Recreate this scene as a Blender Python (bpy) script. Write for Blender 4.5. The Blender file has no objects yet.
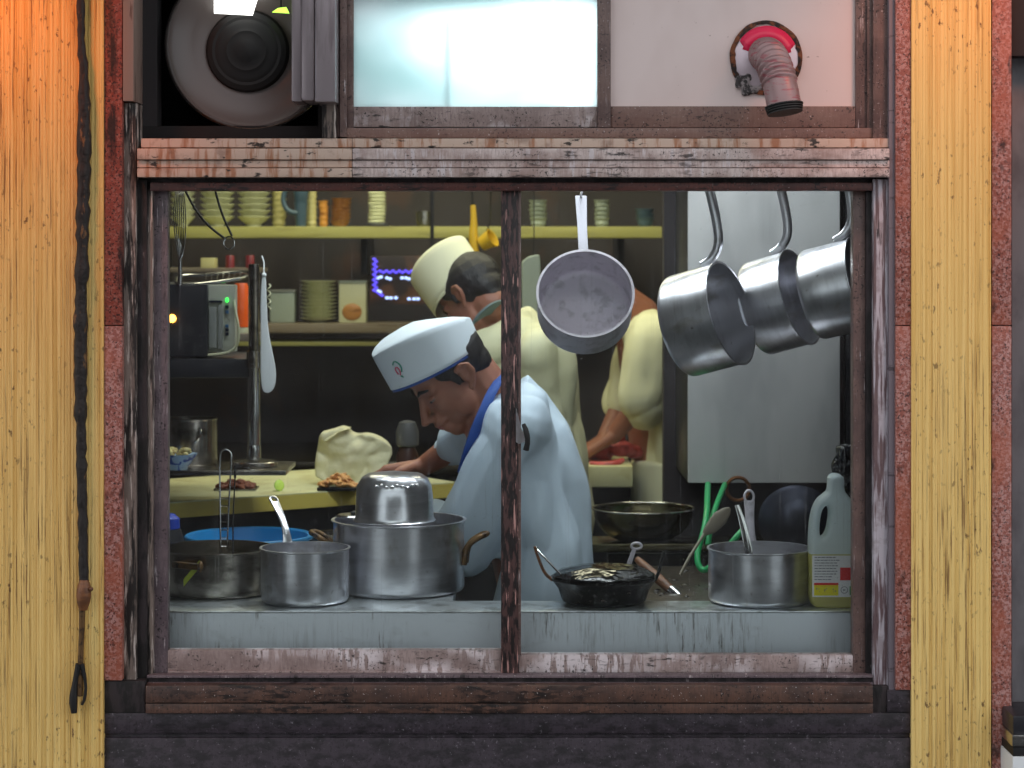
import bpy, bmesh, math, random
from mathutils import Vector, Matrix, noise, Quaternion
random.seed(7)
PI = math.pi
SC = bpy.context.scene
COL = SC.collection

# ------------------------------------------------------------------ camera, sky, lights, exposure
CAMZ, CAMD, FPX, HOR = 1.65, 4.5, 2250.0, 250.0
cam = bpy.data.cameras.new('camera')
cam.sensor_width = 36.0
cam.lens = FPX / 1024.0 * 36.0
cam.shift_y = -(384.0 - HOR) / 1024.0
cam.clip_end = 60
cam.dof.use_dof = True
cam.dof.focus_distance = 4.62
cam.dof.aperture_fstop = 5.0
camo = bpy.data.objects.new('camera', cam)
camo.location = (0, -CAMD, CAMZ)
camo.rotation_euler = (PI / 2, 0, 0)
COL.objects.link(camo)
SC.camera = camo

w = bpy.data.worlds.new('overcast_sky'); SC.world = w
w.use_nodes = True
w.node_tree.nodes['Background'].inputs[0].default_value = (0.93, 0.96, 1.0, 1)
w.node_tree.nodes['Background'].inputs[1].default_value = 1.33

def light(name, kind, loc, energy, color, size=0.3, size_y=None, target=None, radius=0.05, spread=None):
    l = bpy.data.lights.new(name, kind); l.energy = energy; l.color = color
    if kind == 'AREA':
        l.size = size
        if size_y: l.shape = 'RECTANGLE'; l.size_y = size_y
        if spread: l.spread = spread
    else:
        l.shadow_soft_size = radius
    o = bpy.data.objects.new(name, l); o.location = loc; COL.objects.link(o)
    if target is not None:
        d = Vector(target) - Vector(loc)
        o.rotation_euler = d.to_track_quat('-Z', 'Y').to_euler()
    return o

# lamps of the shop front (orange lanterns above the pillars) and the kitchen's ceiling lamps
for (lx, tx, en, lc) in ((-1.10, -1.04, 22, (1.0, .19, .015)), (.98, .90, 13, (1.0, .22, .02))):
    lo_ = light('lantern_light', 'SPOT', (lx, -0.48, 2.50), en, lc, radius=0.10, target=(tx, -.06, 1.94))
    lo_.data.spot_size = math.radians(76); lo_.data.spot_blend = 1.0
light('kitchen_lamp_near', 'AREA', (0.05, 0.60, 2.42), 20, (0.90, 0.96, 1.0), size=1.6, size_y=0.3)
light('kitchen_lamp_mid', 'AREA', (-0.1, 1.75, 2.42), 16, (1.0, 0.93, 0.66), size=1.8, size_y=0.3)
light('kitchen_lamp_far', 'AREA', (-0.3, 2.35, 2.44), 12, (1.0, 0.92, 0.6), size=1.8, size_y=0.25, target=(-0.3, 2.9, 1.5))
light('upper_window_lamp', 'AREA', (0.05, 0.22, 2.215), 8, (0.93, 0.98, 1.0), size=0.42, size_y=0.06, target=(0.085, 0.0, 2.02))

SC.view_settings.view_transform = 'Standard'
SC.view_settings.look = 'None'
SC.view_settings.gamma = 1
SC.view_settings.use_curve_mapping = False
SC.view_settings.exposure = 0.0

# ------------------------------------------------------------------ helpers
def S(Y): return (CAMD + Y) / FPX
def P(px, py, Y): return Vector(((px - 512) * S(Y), Y, CAMZ - (py - HOR) * S(Y)))
def lin(c):
    c = c / 255.0
    return c / 12.92 if c <= 0.04045 else ((c + 0.055) / 1.055) ** 2.4
def C(r, g, b): return (lin(r), lin(g), lin(b), 1)

MATS = {}
def mat(name, base, rough=0.5, metal=0.0, layers=(), bump=None, emit=None, spec=0.5, trans=0.0, coat=0.0, sss=0.0, ior=None, aniso=0.0):
    """layers: (colour, scale xyz, lo, hi[, detail[, strength]]) patches mixed over the base by noise"""
    m = bpy.data.materials.new(name); m.use_nodes = True
    nt = m.node_tree; N = nt.nodes; L = nt.links
    b = N['Principled BSDF']
    b.inputs['Roughness'].default_value = rough
    b.inputs['Metallic'].default_value = metal
    b.inputs['Specular IOR Level'].default_value = spec
    b.inputs['Transmission Weight'].default_value = trans
    b.inputs['Coat Weight'].default_value = coat
    if aniso: b.inputs['Anisotropic'].default_value = aniso
    if sss:
        b.inputs['Subsurface Weight'].default_value = sss
        b.inputs['Subsurface Radius'].default_value = (0.01, 0.005, 0.003)
    if ior: b.inputs['IOR'].default_value = ior
    tcn = N.new('ShaderNodeTexCoord'); oi = N.new('ShaderNodeObjectInfo'); ad = N.new('ShaderNodeVectorMath'); ad.operation = 'ADD'
    L.new(tcn.outputs['Object'], ad.inputs[0]); L.new(oi.outputs['Location'], ad.inputs[1])
    class _T: outputs = {'Object': ad.outputs[0]}
    tc = _T
    cur = None
    rgb = N.new('ShaderNodeRGB'); rgb.outputs[0].default_value = base
    cur = rgb.outputs[0]
    for i, ly in enumerate(layers):
        col, sc, lo, hi = ly[:4]
        det = ly[4] if len(ly) > 4 else 4
        stg = ly[5] if len(ly) > 5 else 1.0
        mp = N.new('ShaderNodeMapping'); mp.inputs['Scale'].default_value = sc
        mp.inputs['Location'].default_value = (i * 3.7, i * 1.3, i * 5.1)
        L.new(tc.outputs['Object'], mp.inputs['Vector'])
        nz = N.new('ShaderNodeTexNoise'); nz.inputs['Scale'].default_value = 1; nz.inputs['Detail'].default_value = det
        nz.inputs['Roughness'].default_value = 0.62
        L.new(mp.outputs[0], nz.inputs['Vector'])
        mr = N.new('ShaderNodeMapRange'); mr.inputs[1].default_value = lo; mr.inputs[2].default_value = hi
        mr.inputs[4].default_value = stg
        L.new(nz.outputs['Fac'], mr.inputs[0])
        fac = mr.outputs[0]
        if len(ly) > 6:      # a second, larger noise decides where this layer occurs at all
            msc, mlo, mhi = ly[6]
            mp2 = N.new('ShaderNodeMapping'); mp2.inputs['Scale'].default_value = msc; mp2.inputs['Location'].default_value = (i * 9.1, 2.2, i * 4.3)
            L.new(tc.outputs['Object'], mp2.inputs['Vector'])
            n2 = N.new('ShaderNodeTexNoise'); n2.inputs['Scale'].default_value = 1; n2.inputs['Detail'].default_value = 3
            L.new(mp2.outputs[0], n2.inputs['Vector'])
            mr2 = N.new('ShaderNodeMapRange'); mr2.inputs[1].default_value = mlo; mr2.inputs[2].default_value = mhi
            L.new(n2.outputs['Fac'], mr2.inputs[0])
            mu = N.new('ShaderNodeMath'); mu.operation = 'MULTIPLY'; L.new(fac, mu.inputs[0]); L.new(mr2.outputs[0], mu.inputs[1]); fac = mu.outputs[0]
        mx = N.new('ShaderNodeMix'); mx.data_type = 'RGBA'
        L.new(fac, mx.inputs[0]); L.new(cur, mx.inputs[6]); mx.inputs[7].default_value = col
        cur = mx.outputs[2]
    L.new(cur, b.inputs['Base Color'])
    if bump:
        for (sc, dist) in ([bump] if not isinstance(bump, list) else bump):
            mp = N.new('ShaderNodeMapping'); mp.inputs['Scale'].default_value = sc
            L.new(tc.outputs['Object'], mp.inputs['Vector'])
            nz = N.new('ShaderNodeTexNoise'); nz.inputs['Scale'].default_value = 1; nz.inputs['Detail'].default_value = 3
            L.new(mp.outputs[0], nz.inputs['Vector'])
            bp = N.new('ShaderNodeBump'); bp.inputs['Distance'].default_value = dist; bp.inputs['Strength'].default_value = 1.0
            L.new(nz.outputs['Fac'], bp.inputs['Height'])
            if b.inputs['Normal'].is_linked:
                L.new(b.inputs['Normal'].links[0].from_socket, bp.inputs['Normal'])
            L.new(bp.outputs[0], b.inputs['Normal'])
    if emit:
        b.inputs['Emission Color'].default_value = emit[0]; b.inputs['Emission Strength'].default_value = emit[1]
    MATS[name] = m
    return m

BLK = C(18, 14, 14)
# exterior
mat('yellow_paint', C(236, 204, 128), .62, layers=[
    (C(206, 164, 82), (130, 20, 1.2), .45, .62, 3, .7),
    (C(240, 206, 124), (4, 4, 1.6), .52, .8, 3, .45),
    (C(112, 72, 30), (260, 20, 5), .55, .63, 5, .8, ((5, 5, 3), .40, .6)),
    (C(96, 60, 30), (130, 20, 60), .61, .66, 5, .85, ((6, 6, 4), .38, .58))], bump=((170, 10, .5), .002))
mat('granite', C(142, 82, 70), .4, layers=[
    (C(184, 142, 136), (190, 190, 190), .47, .57, 3, .8), (C(50, 26, 24), (230, 230, 230), .56, .62, 4, .9),
    (C(172, 94, 68), (9, 9, 5), .5, .6, 3, .45), (C(34, 18, 16), (24, 24, 9), .60, .68, 5, .8)], bump=((150, 150, 150), .0008))
mat('granite_grimy', C(140, 66, 52), .5, layers=[
    (C(160, 108, 96), (190, 190, 190), .50, .60, 3, .7), (C(40, 20, 18), (230, 230, 230), .53, .60, 4, .9),
    (BLK, (30, 30, 7), .50, .62, 5, .9)], bump=((120, 120, 90), .0012))
mat('navy_wall', C(56, 48, 56), .5, layers=[(C(24, 20, 24), (30, 14, 60), .46, .60, 7, .85), (C(120, 114, 122), (150, 40, 150), .64, .69, 4, .7), (C(20, 16, 18), (200, 40, 200), .56, .62, 4, .7),
    (C(30, 26, 30), (60, 10, 2), .5, .7, 3, .5)], bump=((60, 60, 60), .0012))
mat('rotten_dark', C(46, 38, 40), .7, layers=[(BLK, (40, 40, 14), .44, .54, 6, 1), (C(120, 112, 112), (110, 30, 16), .66, .70, 5, .8)], bump=((90, 90, 30), .003))
mat('grey_wall', C(112, 112, 116), .7, layers=[(C(70, 68, 72), (12, 12, 6), .45, .65, 4, .6)])
mat('dark_wall', C(38, 34, 36), .8)
mat('dark_brick', C(58, 52, 50), .8)
mat('asphalt', C(46, 45, 44), .85)
mat('concrete', C(140, 138, 134), .8, layers=[(C(100, 98, 96), (20, 20, 20), .45, .6)])
def frame_mat(name, a, bcol, white, seed, horiz, wamt=.9):
    dr = (110, 20, 16) if horiz else (150, 30, 10)
    gr = (30, 20, 110) if horiz else (120, 20, 16)
    return mat(name, a, .45, layers=[(bcol, (14, 14, 14), .42, .62, 5, .8), (bcol, (260, 60, 40), .45, .65, 4, .6), (C(206, 196, 198), dr, white, white + .05, 5, wamt, ((7, 7, 12), .46, .60)),
        (BLK, gr, .56 + seed, .64 + seed, 6, .9, ((9, 9, 14), .42, .60)), (BLK, (190, 60, 190), .57, .64, 4, .9, ((16, 16, 16), .42, .56)), (C(206, 198, 196), (240, 60, 240), .67, .70, 3, .8)], bump=((90, 60, 90), .001))
frame_mat('frame_brown', C(118, 96, 90), C(88, 70, 68), .62, .04, False)
frame_mat('frame_brown_flat', C(128, 100, 90), C(112, 82, 74), .66, .04, True)
frame_mat('frame_red', C(104, 58, 50), C(70, 40, 38), .66, -.04, True)
frame_mat('frame_purple', C(112, 98, 102), C(84, 72, 78), .60, .0, False)
frame_mat('rail_drips', C(158, 140, 136), C(122, 104, 100), .44, .02, True, 1.0)
frame_mat('ledge_weathered', C(208, 192, 188), C(150, 124, 116), .55, -.03, True)
frame_mat('apron_brown', C(98, 70, 58), C(64, 48, 44), .74, -.08, True)
mat('post_peeling', C(188, 182, 190), .6, layers=[(C(96, 72, 74), (110, 30, 6), .46, .54, 5, .95), (C(120, 100, 100), (20, 20, 20), .5, .6, 4, .5),
    (BLK, (60, 40, 9), .64, .69, 5, .9)], bump=((100, 40, 10), .002))
mat('mullion_rust', C(78, 54, 52), .5, layers=[(BLK, (160, 60, 34), .46, .53, 6, .95), (C(196, 150, 142), (170, 40, 13), .60, .64, 5, .9)], bump=((160, 60, 40), .003))
mat('post_grey', C(120, 112, 120), .5, layers=[(C(60, 52, 56), (14, 14, 60), .62, .68, 4, .8)])
mat('post_mossy', C(122, 108, 100), .6, layers=[(BLK, (70, 40, 8), .47, .56, 6, .95), (C(200, 188, 180), (170, 40, 12), .56, .62, 5, .85)], bump=((90, 40, 14), .003))
mat('post_beige', C(142, 122, 112), .5, layers=[(C(70, 40, 26), (40, 40, 6), .58, .66, 5, .8)])
mat('ledge_rust', C(196, 172, 156), .55, layers=[(C(156, 96, 56), (60, 20, 8), .52, .62, 5, .8), (BLK, (30, 20, 60), .60, .65, 6, .95),
    (C(104, 72, 58), (22, 22, 22), .55, .68, 5, .5)], bump=((60, 60, 60), .0012))
mat('black_gap', C(16, 13, 14), .8)
mat('grime_black', C(26, 20, 18), .6, layers=[(C(120, 84, 44), (60, 60, 20), .60, .66, 5, .8)], bump=((110, 110, 60), .004))
mat('pink_panel', C(226, 208, 204), .45, layers=[(C(204, 182, 176), (5, 5, 3), .5, .7, 3, .5), (C(120, 80, 66), (90, 90, 90), .72, .75, 3, .6)])
mat('duct_grey', C(150, 140, 144), .3, .3, layers=[(C(100, 88, 90), (30, 30, 4), .55, .65, 4, .5)])
mat('rust_ring', C(120, 66, 34), .7, layers=[(BLK, (60, 60, 60), .45, .55, 6, .95)], bump=((90, 90, 90), .004))
mat('sealant', C(150, 140, 140), .6, layers=[(BLK, (70, 70, 70), .48, .55, 6, .9)], bump=((90, 90, 90), .004))
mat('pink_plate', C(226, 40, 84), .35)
mat('plate_grey', C(206, 190, 198), .3, .3)
mat('hose_grey', C(150, 122, 122), .4, .35, layers=[(C(150, 60, 72), (30, 30, 160), .55, .62, 3, .7)])
mat('rubber', C(14, 13, 14), .6)
# steels
mat('aluminium', C(222, 222, 228), .29, .97, layers=[(C(168, 168, 176), (8, 8, 40), .45, .7, 4, .6), (C(140, 128, 108), (14, 14, 8), .58, .72, 4, .6), (C(90, 80, 66), (80, 80, 80), .66, .72, 4, .6)], bump=((5, 5, 260), .00016))
mat('aluminium_dull', C(206, 200, 210), .5, .45, layers=[(C(160, 154, 160), (40, 40, 40), .5, .65, 4, .6), (C(90, 76, 60), (120, 120, 120), .70, .74, 3, .7)], bump=((60, 60, 60), .0003))
mat('handle_grey', C(150, 148, 156), .55, .5)
mat('steel', C(190, 190, 188), .22, 1, layers=[(C(130, 126, 118), (14, 14, 14), .5, .7, 4, .5)], bump=((30, 30, 30), .0003))
mat('steel_polished', C(205, 205, 205), .14, 1)
mat('steel_counter', C(222, 228, 236), .42, .15, layers=[(C(120, 124, 124), (110, 20, 9), .50, .68, 5, .6, ((5, 5, 5), .4, .6)), (C(66, 60, 50), (120, 20, 14), .55, .66, 5, .8, ((9, 9, 6), .5, .62)),
    (C(200, 206, 212), (18, 18, 40), .58, .7, 4, .5)], bump=((200, 8, 6), .0002))
mat('steel_top', C(214, 220, 224), .3, .8, layers=[(C(100, 100, 96), (20, 20, 20), .5, .65, 4, .6)])
mat('panel_grey', C(200, 200, 200), .42, .2, layers=[(C(150, 150, 152), (6, 6, 2), .45, .65, 3, .5), (C(90, 86, 82), (90, 90, 90), .74, .77, 3, .5)])
mat('greasy_black', C(38, 32, 28), .35, .2, layers=[(C(70, 62, 52), (30, 30, 30), .5, .65, 5, .7), (C(170, 160, 140), (60, 60, 60), .70, .73, 3, .7)], bump=((40, 40, 40), .003))
mat('iron_black', C(22, 20, 20), .22, .3, layers=[(C(110, 90, 78), (60, 60, 120), .62, .70, 5, .8)], bump=((60, 60, 60), .003))
mat('iron_lid', C(12, 11, 12), .12, .2, bump=((14, 14, 14), .010))
mat('pot_dark', C(170, 164, 156), .26, 1, layers=[(C(60, 54, 48), (12, 12, 30), .48, .66, 4, .7)])
mat('bowl_bronze', C(120, 112, 84), .24, 1, layers=[(C(70, 62, 46), (5, 5, 5), .45, .65, 2, .6)])
mat('copper', C(120, 80, 52), .4, .8)
# kitchen
mat('back_wall', C(58, 52, 54), .6, layers=[(C(36, 32, 36), (4, 4, 2), .45, .6, 4, .7), (C(86, 60, 52), (7, 7, 5), .58, .7, 3, .6)])
mat('ceiling_paint', C(120, 122, 118), .8)
mat('tile_floor', C(70, 66, 62), .5, layers=[(C(48, 44, 42), (9, 9, 9), .45, .6)])
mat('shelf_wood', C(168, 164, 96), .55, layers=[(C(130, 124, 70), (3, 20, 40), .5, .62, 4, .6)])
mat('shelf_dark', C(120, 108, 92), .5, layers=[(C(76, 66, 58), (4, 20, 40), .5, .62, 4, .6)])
mat('board_yellow', C(206, 186, 92), .5, layers=[(C(184, 160, 74), (6, 6, 20), .5, .65, 4, .6)])
mat('board_top', C(216, 214, 168), .5, layers=[(C(186, 176, 124), (14, 14, 14), .5, .65, 4, .6)])
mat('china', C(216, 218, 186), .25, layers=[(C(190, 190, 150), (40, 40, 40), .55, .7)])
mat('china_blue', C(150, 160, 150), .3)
mat('china_orange', C(214, 150, 66), .4, layers=[(C(170, 110, 50), (20, 20, 60), .5, .6)])
mat('china_brown', C(170, 118, 64), .45, layers=[(C(130, 84, 44), (20, 20, 60), .5, .6)])
mat('china_yellow', C(206, 198, 140), .35)
mat('china_slate', C(70, 92, 108), .35)  # dark blue-grey of the jug and one bowl pile
mat('plastic_yellow', C(206, 168, 46), .4)
mat('plastic_orange', C(240, 96, 24), .4)
mat('plastic_cream', C(196, 196, 164), .4)
mat('plastic_white', C(222, 226, 228), .35)
mat('plastic_blue', C(40, 140, 200), .35)
mat('plastic_dark_blue', C(30, 62, 170), .35)
mat('plastic_green', C(26, 150, 84), .35)
mat('machine_dark', C(34, 34, 40), .4, layers=[(C(54, 52, 56), (10, 10, 10), .5, .65)])
mat('panel_cream', C(170, 172, 158), .45)
mat('panel_inset', C(140, 142, 138), .4)
mat('led_green', C(30, 220, 60), .4, emit=((.05, 1, .1, 1), 2.0))
mat('led_amber', C(255, 150, 40), .4, emit=((1, .42, .06, 1), 9.0))
mat('reflection_violet', C(70, 50, 220), .4, emit=((.12, .08, .9, 1), 1.3))
mat('reflection_blue', C(180, 200, 255), .4, emit=((.42, .55, 1, 1), 1.5))
mat('reflection_white', C(255, 255, 255), .4, emit=((1, 1, .95, 1), 3.0))
mat('reflection_green', C(200, 255, 90), .4, emit=((.55, 1, .1, 1), 1.6))
mat('button_blue', C(70, 110, 150), .4)
mat('button_dark', C(30, 34, 50), .4)
mat('paper_bag', C(222, 216, 178), .75, layers=[(C(196, 186, 140), (12, 12, 12), .5, .65, 4, .5)], bump=((30, 30, 30), .006))
mat('noodles', C(214, 160, 100), .5, layers=[(C(170, 96, 56), (60, 60, 60), .5, .6, 3, .8)], bump=((80, 80, 80), .004))
mat('meat_dark', C(120, 58, 40), .5, layers=[(C(180, 110, 76), (70, 70, 70), .55, .62, 3, .9)], bump=((80, 80, 80), .004))
mat('meat_pink', C(206, 84, 84), .4, layers=[(C(140, 48, 48), (40, 40, 40), .5, .6, 3, .8), (C(226, 150, 130), (50, 50, 50), .62, .68, 3, .7)], bump=((50, 50, 50), .004))
mat('food_yellow', C(206, 190, 128), .5, layers=[(C(160, 130, 70), (60, 60, 60), .5, .6)])
mat('lime_green', C(160, 210, 50), .4)
mat('lime_flesh', C(206, 236, 110), .4)
mat('black_plastic', C(20, 20, 24), .3)
mat('bag_black', C(26, 26, 32), .25, bump=((40, 40, 40), .012))
mat('wood_brown', C(122, 78, 46), .5, layers=[(C(80, 48, 30), (20, 20, 60), .5, .6, 4, .7)])
mat('wood_grey', C(124, 116, 100), .5)
mat('handle_rust', C(104, 78, 48), .45, .5, layers=[(C(50, 36, 26), (60, 60, 60), .5, .6)])
mat('reflection_lime', C(182, 196, 70), .5)
# people
mat('skin', C(158, 106, 86), .5, sss=.1, layers=[(C(140, 84, 68), (25, 25, 25), .5, .7, 3, .6)], bump=((300, 300, 300), .0002))
mat('skin_hand', C(150, 96, 74), .5, sss=.1)
mat('hair_black', C(24, 20, 22), .5, layers=[(C(46, 40, 40), (200, 200, 60), .5, .6, 3, .8)], bump=((260, 260, 90), .002))
mat('eye_white', C(120, 104, 98), .3)
mat('eye_dark', C(24, 18, 16), .2)
mat('lip', C(150, 84, 78), .5)
mat('coat_blue', C(196, 212, 226), .75, layers=[(C(178, 196, 214), (5, 5, 5), .5, .65, 3, .5)], bump=((500, 500, 500), .0003))
mat('coat_cream', C(224, 222, 184), .75, layers=[(C(208, 204, 160), (5, 5, 5), .5, .65, 3, .5)])
mat('hat_white', C(222, 232, 240), .7)
mat('hat_cream', C(236, 234, 200), .7)
mat('collar_blue', C(46, 82, 158), .7)
mat('collar_grey', C(104, 124, 128), .7)
mat('trousers', C(34, 34, 42), .8)
mat('shoe', C(18, 18, 20), .5)
mat('thread_pink', C(206, 90, 120), .6)
mat('thread_green', C(60, 150, 130), .6)
mat('label_white', C(232, 230, 232), .5)
mat('label_red', C(214, 30, 36), .5)
mat('label_yellow', C(228, 214, 30), .5)
mat('label_ink', C(110, 112, 120), .5)

def special_glass(name, dust, streak):
    m = bpy.data.materials.new(name); m.use_nodes = True
    nt = m.node_tree; N = nt.nodes; L = nt.links
    N.clear()
    out = N.new('ShaderNodeOutputMaterial')
    tr = N.new('ShaderNodeBsdfTransparent'); tr.inputs[0].default_value = (.95, .975, .97, 1)
    gl = N.new('ShaderNodeBsdfGlossy'); gl.inputs['Roughness'].default_value = 0.02
    fr = N.new('ShaderNodeFresnel'); fr.inputs[0].default_value = 1.45
    m1 = N.new('ShaderNodeMixShader')
    L.new(fr.outputs[0], m1.inputs[0]); L.new(tr.outputs[0], m1.inputs[1]); L.new(gl.outputs[0], m1.inputs[2])
    df = N.new('ShaderNodeBsdfDiffuse'); df.inputs[0].default_value = C(206, 210, 214)
    tc = N.new('ShaderNodeTexCoord')
    acc = None
    for (sc, lo, hi, amt) in (((5, 5, 4), .35, .75, dust), ((240, 10, 2.2), .62, .74, streak), ((210, 210, 210), .71, .74, .28)):
        mp = N.new('ShaderNodeMapping'); mp.inputs['Scale'].default_value = sc
        L.new(tc.outputs['Object'], mp.inputs[0])
        nz = N.new('ShaderNodeTexNoise'); nz.inputs['Scale'].default_value = 1; nz.inputs['Detail'].default_value = 3
        L.new(mp.outputs[0], nz.inputs['Vector'])
        mr = N.new('ShaderNodeMapRange'); mr.inputs[1].default_value = lo; mr.inputs[2].default_value = hi; mr.inputs[4].default_value = amt
        L.new(nz.outputs['Fac'], mr.inputs[0])
        if acc is None: acc = mr.outputs[0]
        else:
            a = N.new('ShaderNodeMath'); a.operation = 'MAXIMUM'; L.new(acc, a.inputs[0]); L.new(mr.outputs[0], a.inputs[1]); acc = a.outputs[0]
    m2 = N.new('ShaderNodeMixShader')
    L.new(acc, m2.inputs[0]); L.new(m1.outputs[0], m2.inputs[1]); L.new(df.outputs[0], m2.inputs[2])
    L.new(m2.outputs[0], out.inputs[0])
    MATS[name] = m
special_glass('window_glass', .022, .09)

def frosted(name):
    m = bpy.data.materials.new(name); m.use_nodes = True
    N = m.node_tree.nodes; L = m.node_tree.links; N.clear()
    out = N.new('ShaderNodeOutputMaterial')
    t = N.new('ShaderNodeBsdfTranslucent'); d = N.new('ShaderNodeBsdfDiffuse')
    d.inputs[0].default_value = C(190, 205, 208)
    tc = N.new('ShaderNodeTexCoord'); mp = N.new('ShaderNodeMapping'); mp.inputs['Scale'].default_value = (4, 4, 6)
    nz = N.new('ShaderNodeTexNoise'); nz.inputs['Scale'].default_value = 1
    L.new(tc.outputs['Object'], mp.inputs[0]); L.new(mp.outputs[0], nz.inputs['Vector'])
    cr = N.new('ShaderNodeValToRGB'); cr.color_ramp.elements[0].color = C(196, 222, 222); cr.color_ramp.elements[1].color = C(240, 250, 252)
    cr.color_ramp.elements[0].position = .3; cr.color_ramp.elements[1].position = .6
    L.new(nz.outputs['Fac'], cr.inputs[0]); L.new(cr.outputs[0], t.inputs[0])
    mx = N.new('ShaderNodeMixShader'); mx.inputs[0].default_value = .35
    L.new(t.outputs[0], mx.inputs[1]); L.new(d.outputs[0], mx.inputs[2]); L.new(mx.outputs[0], out.inputs[0])
    MATS[name] = m
frosted('frosted_glass')

def plastic_bottle(name, level):
    m = mat(name, C(226, 236, 240), .3, sss=.0)
    N = m.node_tree.nodes; L = m.node_tree.links; b = N['Principled BSDF']
    tc = N.new('ShaderNodeTexCoord'); sp = N.new('ShaderNodeSeparateXYZ'); L.new(tc.outputs['Object'], sp.inputs[0])
    gt = N.new('ShaderNodeMath'); gt.operation = 'GREATER_THAN'; gt.inputs[1].default_value = level; L.new(sp.outputs[2], gt.inputs[0])
    mx = N.new('ShaderNodeMix'); mx.data_type = 'RGBA'; mx.inputs[6].default_value = C(206, 200, 120); mx.inputs[7].default_value = C(228, 238, 242)
    L.new(gt.outputs[0], mx.inputs[0]); L.new(mx.outputs[2], b.inputs['Base Color'])
    tl = N.new('ShaderNodeBsdfTranslucent'); L.new(mx.outputs[2], tl.inputs[0])
    ms = N.new('ShaderNodeMixShader'); ms.inputs[0].default_value = .45
    out = N['Material Output']
    L.new(b.outputs[0], ms.inputs[1]); L.new(tl.outputs[0], ms.inputs[2]); L.new(ms.outputs[0], out.inputs[0])

# --- mesh primitives, all add to a bmesh
def xf(bm, vs, M):
    if M is not None: bmesh.ops.transform(bm, matrix=M, verts=vs)
def add_box(bm, a, b, bev=0.0, M=None):
    a, b = Vector(a), Vector(b)
    mn = Vector([min(a[i], b[i]) for i in range(3)]); mx = Vector([max(a[i], b[i]) for i in range(3)])
    r = bmesh.ops.create_cube(bm, size=1)
    vs = r['verts']
    for v in vs:
        v.co = Vector([mn[i] + (v.co[i] + .5) * (mx[i] - mn[i]) for i in range(3)])
    if bev:
        es = list({e for v in vs for e in v.link_edges})
        q = bmesh.ops.bevel(bm, geom=es, offset=bev, segments=2, affect='EDGES', profile=.6)
        vs = list({v for f in q['faces'] for v in f.verts} | {v for v in vs if v.is_valid})
    xf(bm, vs, M)
def frame_of(d):
    d = d.normalized()
    up = Vector((0, 0, 1)) if abs(d.z) < .95 else Vector((0, 1, 0))
    a = d.cross(up).normalized(); b = a.cross(d).normalized()
    return a, b
def add_lathe(bm, prof, n=40, M=None, sx=1, sy=1, cap0=True, cap1=True):
    rings = []
    for r, z in prof:
        rings.append([bm.verts.new((r * sx * math.cos(2 * PI * i / n), r * sy * math.sin(2 * PI * i / n), z)) for i in range(n)])
    for k in range(len(rings) - 1):
        for i in range(n):
            j = (i + 1) % n
            bm.faces.new((rings[k][i], rings[k][j], rings[k + 1][j], rings[k + 1][i]))
    if cap0: bm.faces.new(list(reversed(rings[0])))
    if cap1: bm.faces.new(rings[-1])
    xf(bm, [v for r in rings for v in r], M)
def add_tube(bm, pts, rad, n=12, closed=False, smooth=0):
    pts = [Vector(p) for p in pts]
    rads = list(rad) if isinstance(rad, (list, tuple)) else [rad] * len(pts)
    if smooth:
        for _ in range(smooth):
            q, qr = [], []
            m = len(pts)
            for i in range(m if closed else m - 1):
                a, b = pts[i], pts[(i + 1) % m]; ra, rb = rads[i], rads[(i + 1) % m]
                q += [a * .75 + b * .25, a * .25 + b * .75]; qr += [ra * .75 + rb * .25, ra * .25 + rb * .75]
            if not closed:
                q = [pts[0]] + q[1:-1] + [pts[-1]]; qr = [rads[0]] + qr[1:-1] + [rads[-1]]
            pts, rads = q, qr
    m = len(pts)
    def tan(i):
        if closed: return (pts[(i + 1) % m] - pts[i - 1]).normalized()
        return (pts[min(i + 1, m - 1)] - pts[max(i - 1, 0)]).normalized()
    a, b = frame_of(tan(0)); rings = []; t0 = tan(0)
    for i in range(m):
        t = tan(i)
        q = t0.rotation_difference(t); a = q @ a; b = q @ b; t0 = t
        rings.append([bm.verts.new(pts[i] + (a * math.cos(2 * PI * k / n) + b * math.sin(2 * PI * k / n)) * rads[i]) for k in range(n)])
    for i in range(m if closed else m - 1):
        r0, r1 = rings[i], rings[(i + 1) % m]
        for k in range(n):
            j = (k + 1) % n
            bm.faces.new((r0[k], r0[j], r1[j], r1[k]))
    if not closed:
        bm.faces.new(list(reversed(rings[0]))); bm.faces.new(rings[-1])
def add_strap(bm, pts, width, thick, wdir, widths=None, smooth=2):
    pts = [Vector(p) for p in pts]; wd = Vector(wdir).normalized()
    ws = widths or [width] * len(pts)
    for _ in range(smooth):
        q, qw = [pts[0]], [ws[0]]
        for i in range(len(pts) - 1):
            q += [pts[i] * .75 + pts[i + 1] * .25, pts[i] * .25 + pts[i + 1] * .75]; qw += [ws[i] * .75 + ws[i + 1] * .25, ws[i] * .25 + ws[i + 1] * .75]
        pts, ws = q + [pts[-1]], qw + [ws[-1]]
    rings = []
    for i, p in enumerate(pts):
        t = (pts[min(i + 1, len(pts) - 1)] - pts[max(i - 1, 0)]).normalized()
        nrm = t.cross(wd).normalized()
        a, b = wd * ws[i] / 2, nrm * thick / 2
        rings.append([bm.verts.new(p + v) for v in (-a - b * .6, -a * .8 - b, a * .8 - b, a - b * .6, a + b * .6, a * .8 + b, -a * .8 + b, -a + b * .6)])
    for i in range(len(rings) - 1):
        for k in range(8):
            j = (k + 1) % 8
            bm.faces.new((rings[i][k], rings[i][j], rings[i + 1][j], rings[i + 1][k]))
    bm.faces.new(list(reversed(rings[0]))); bm.faces.new(rings[-1])
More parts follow.
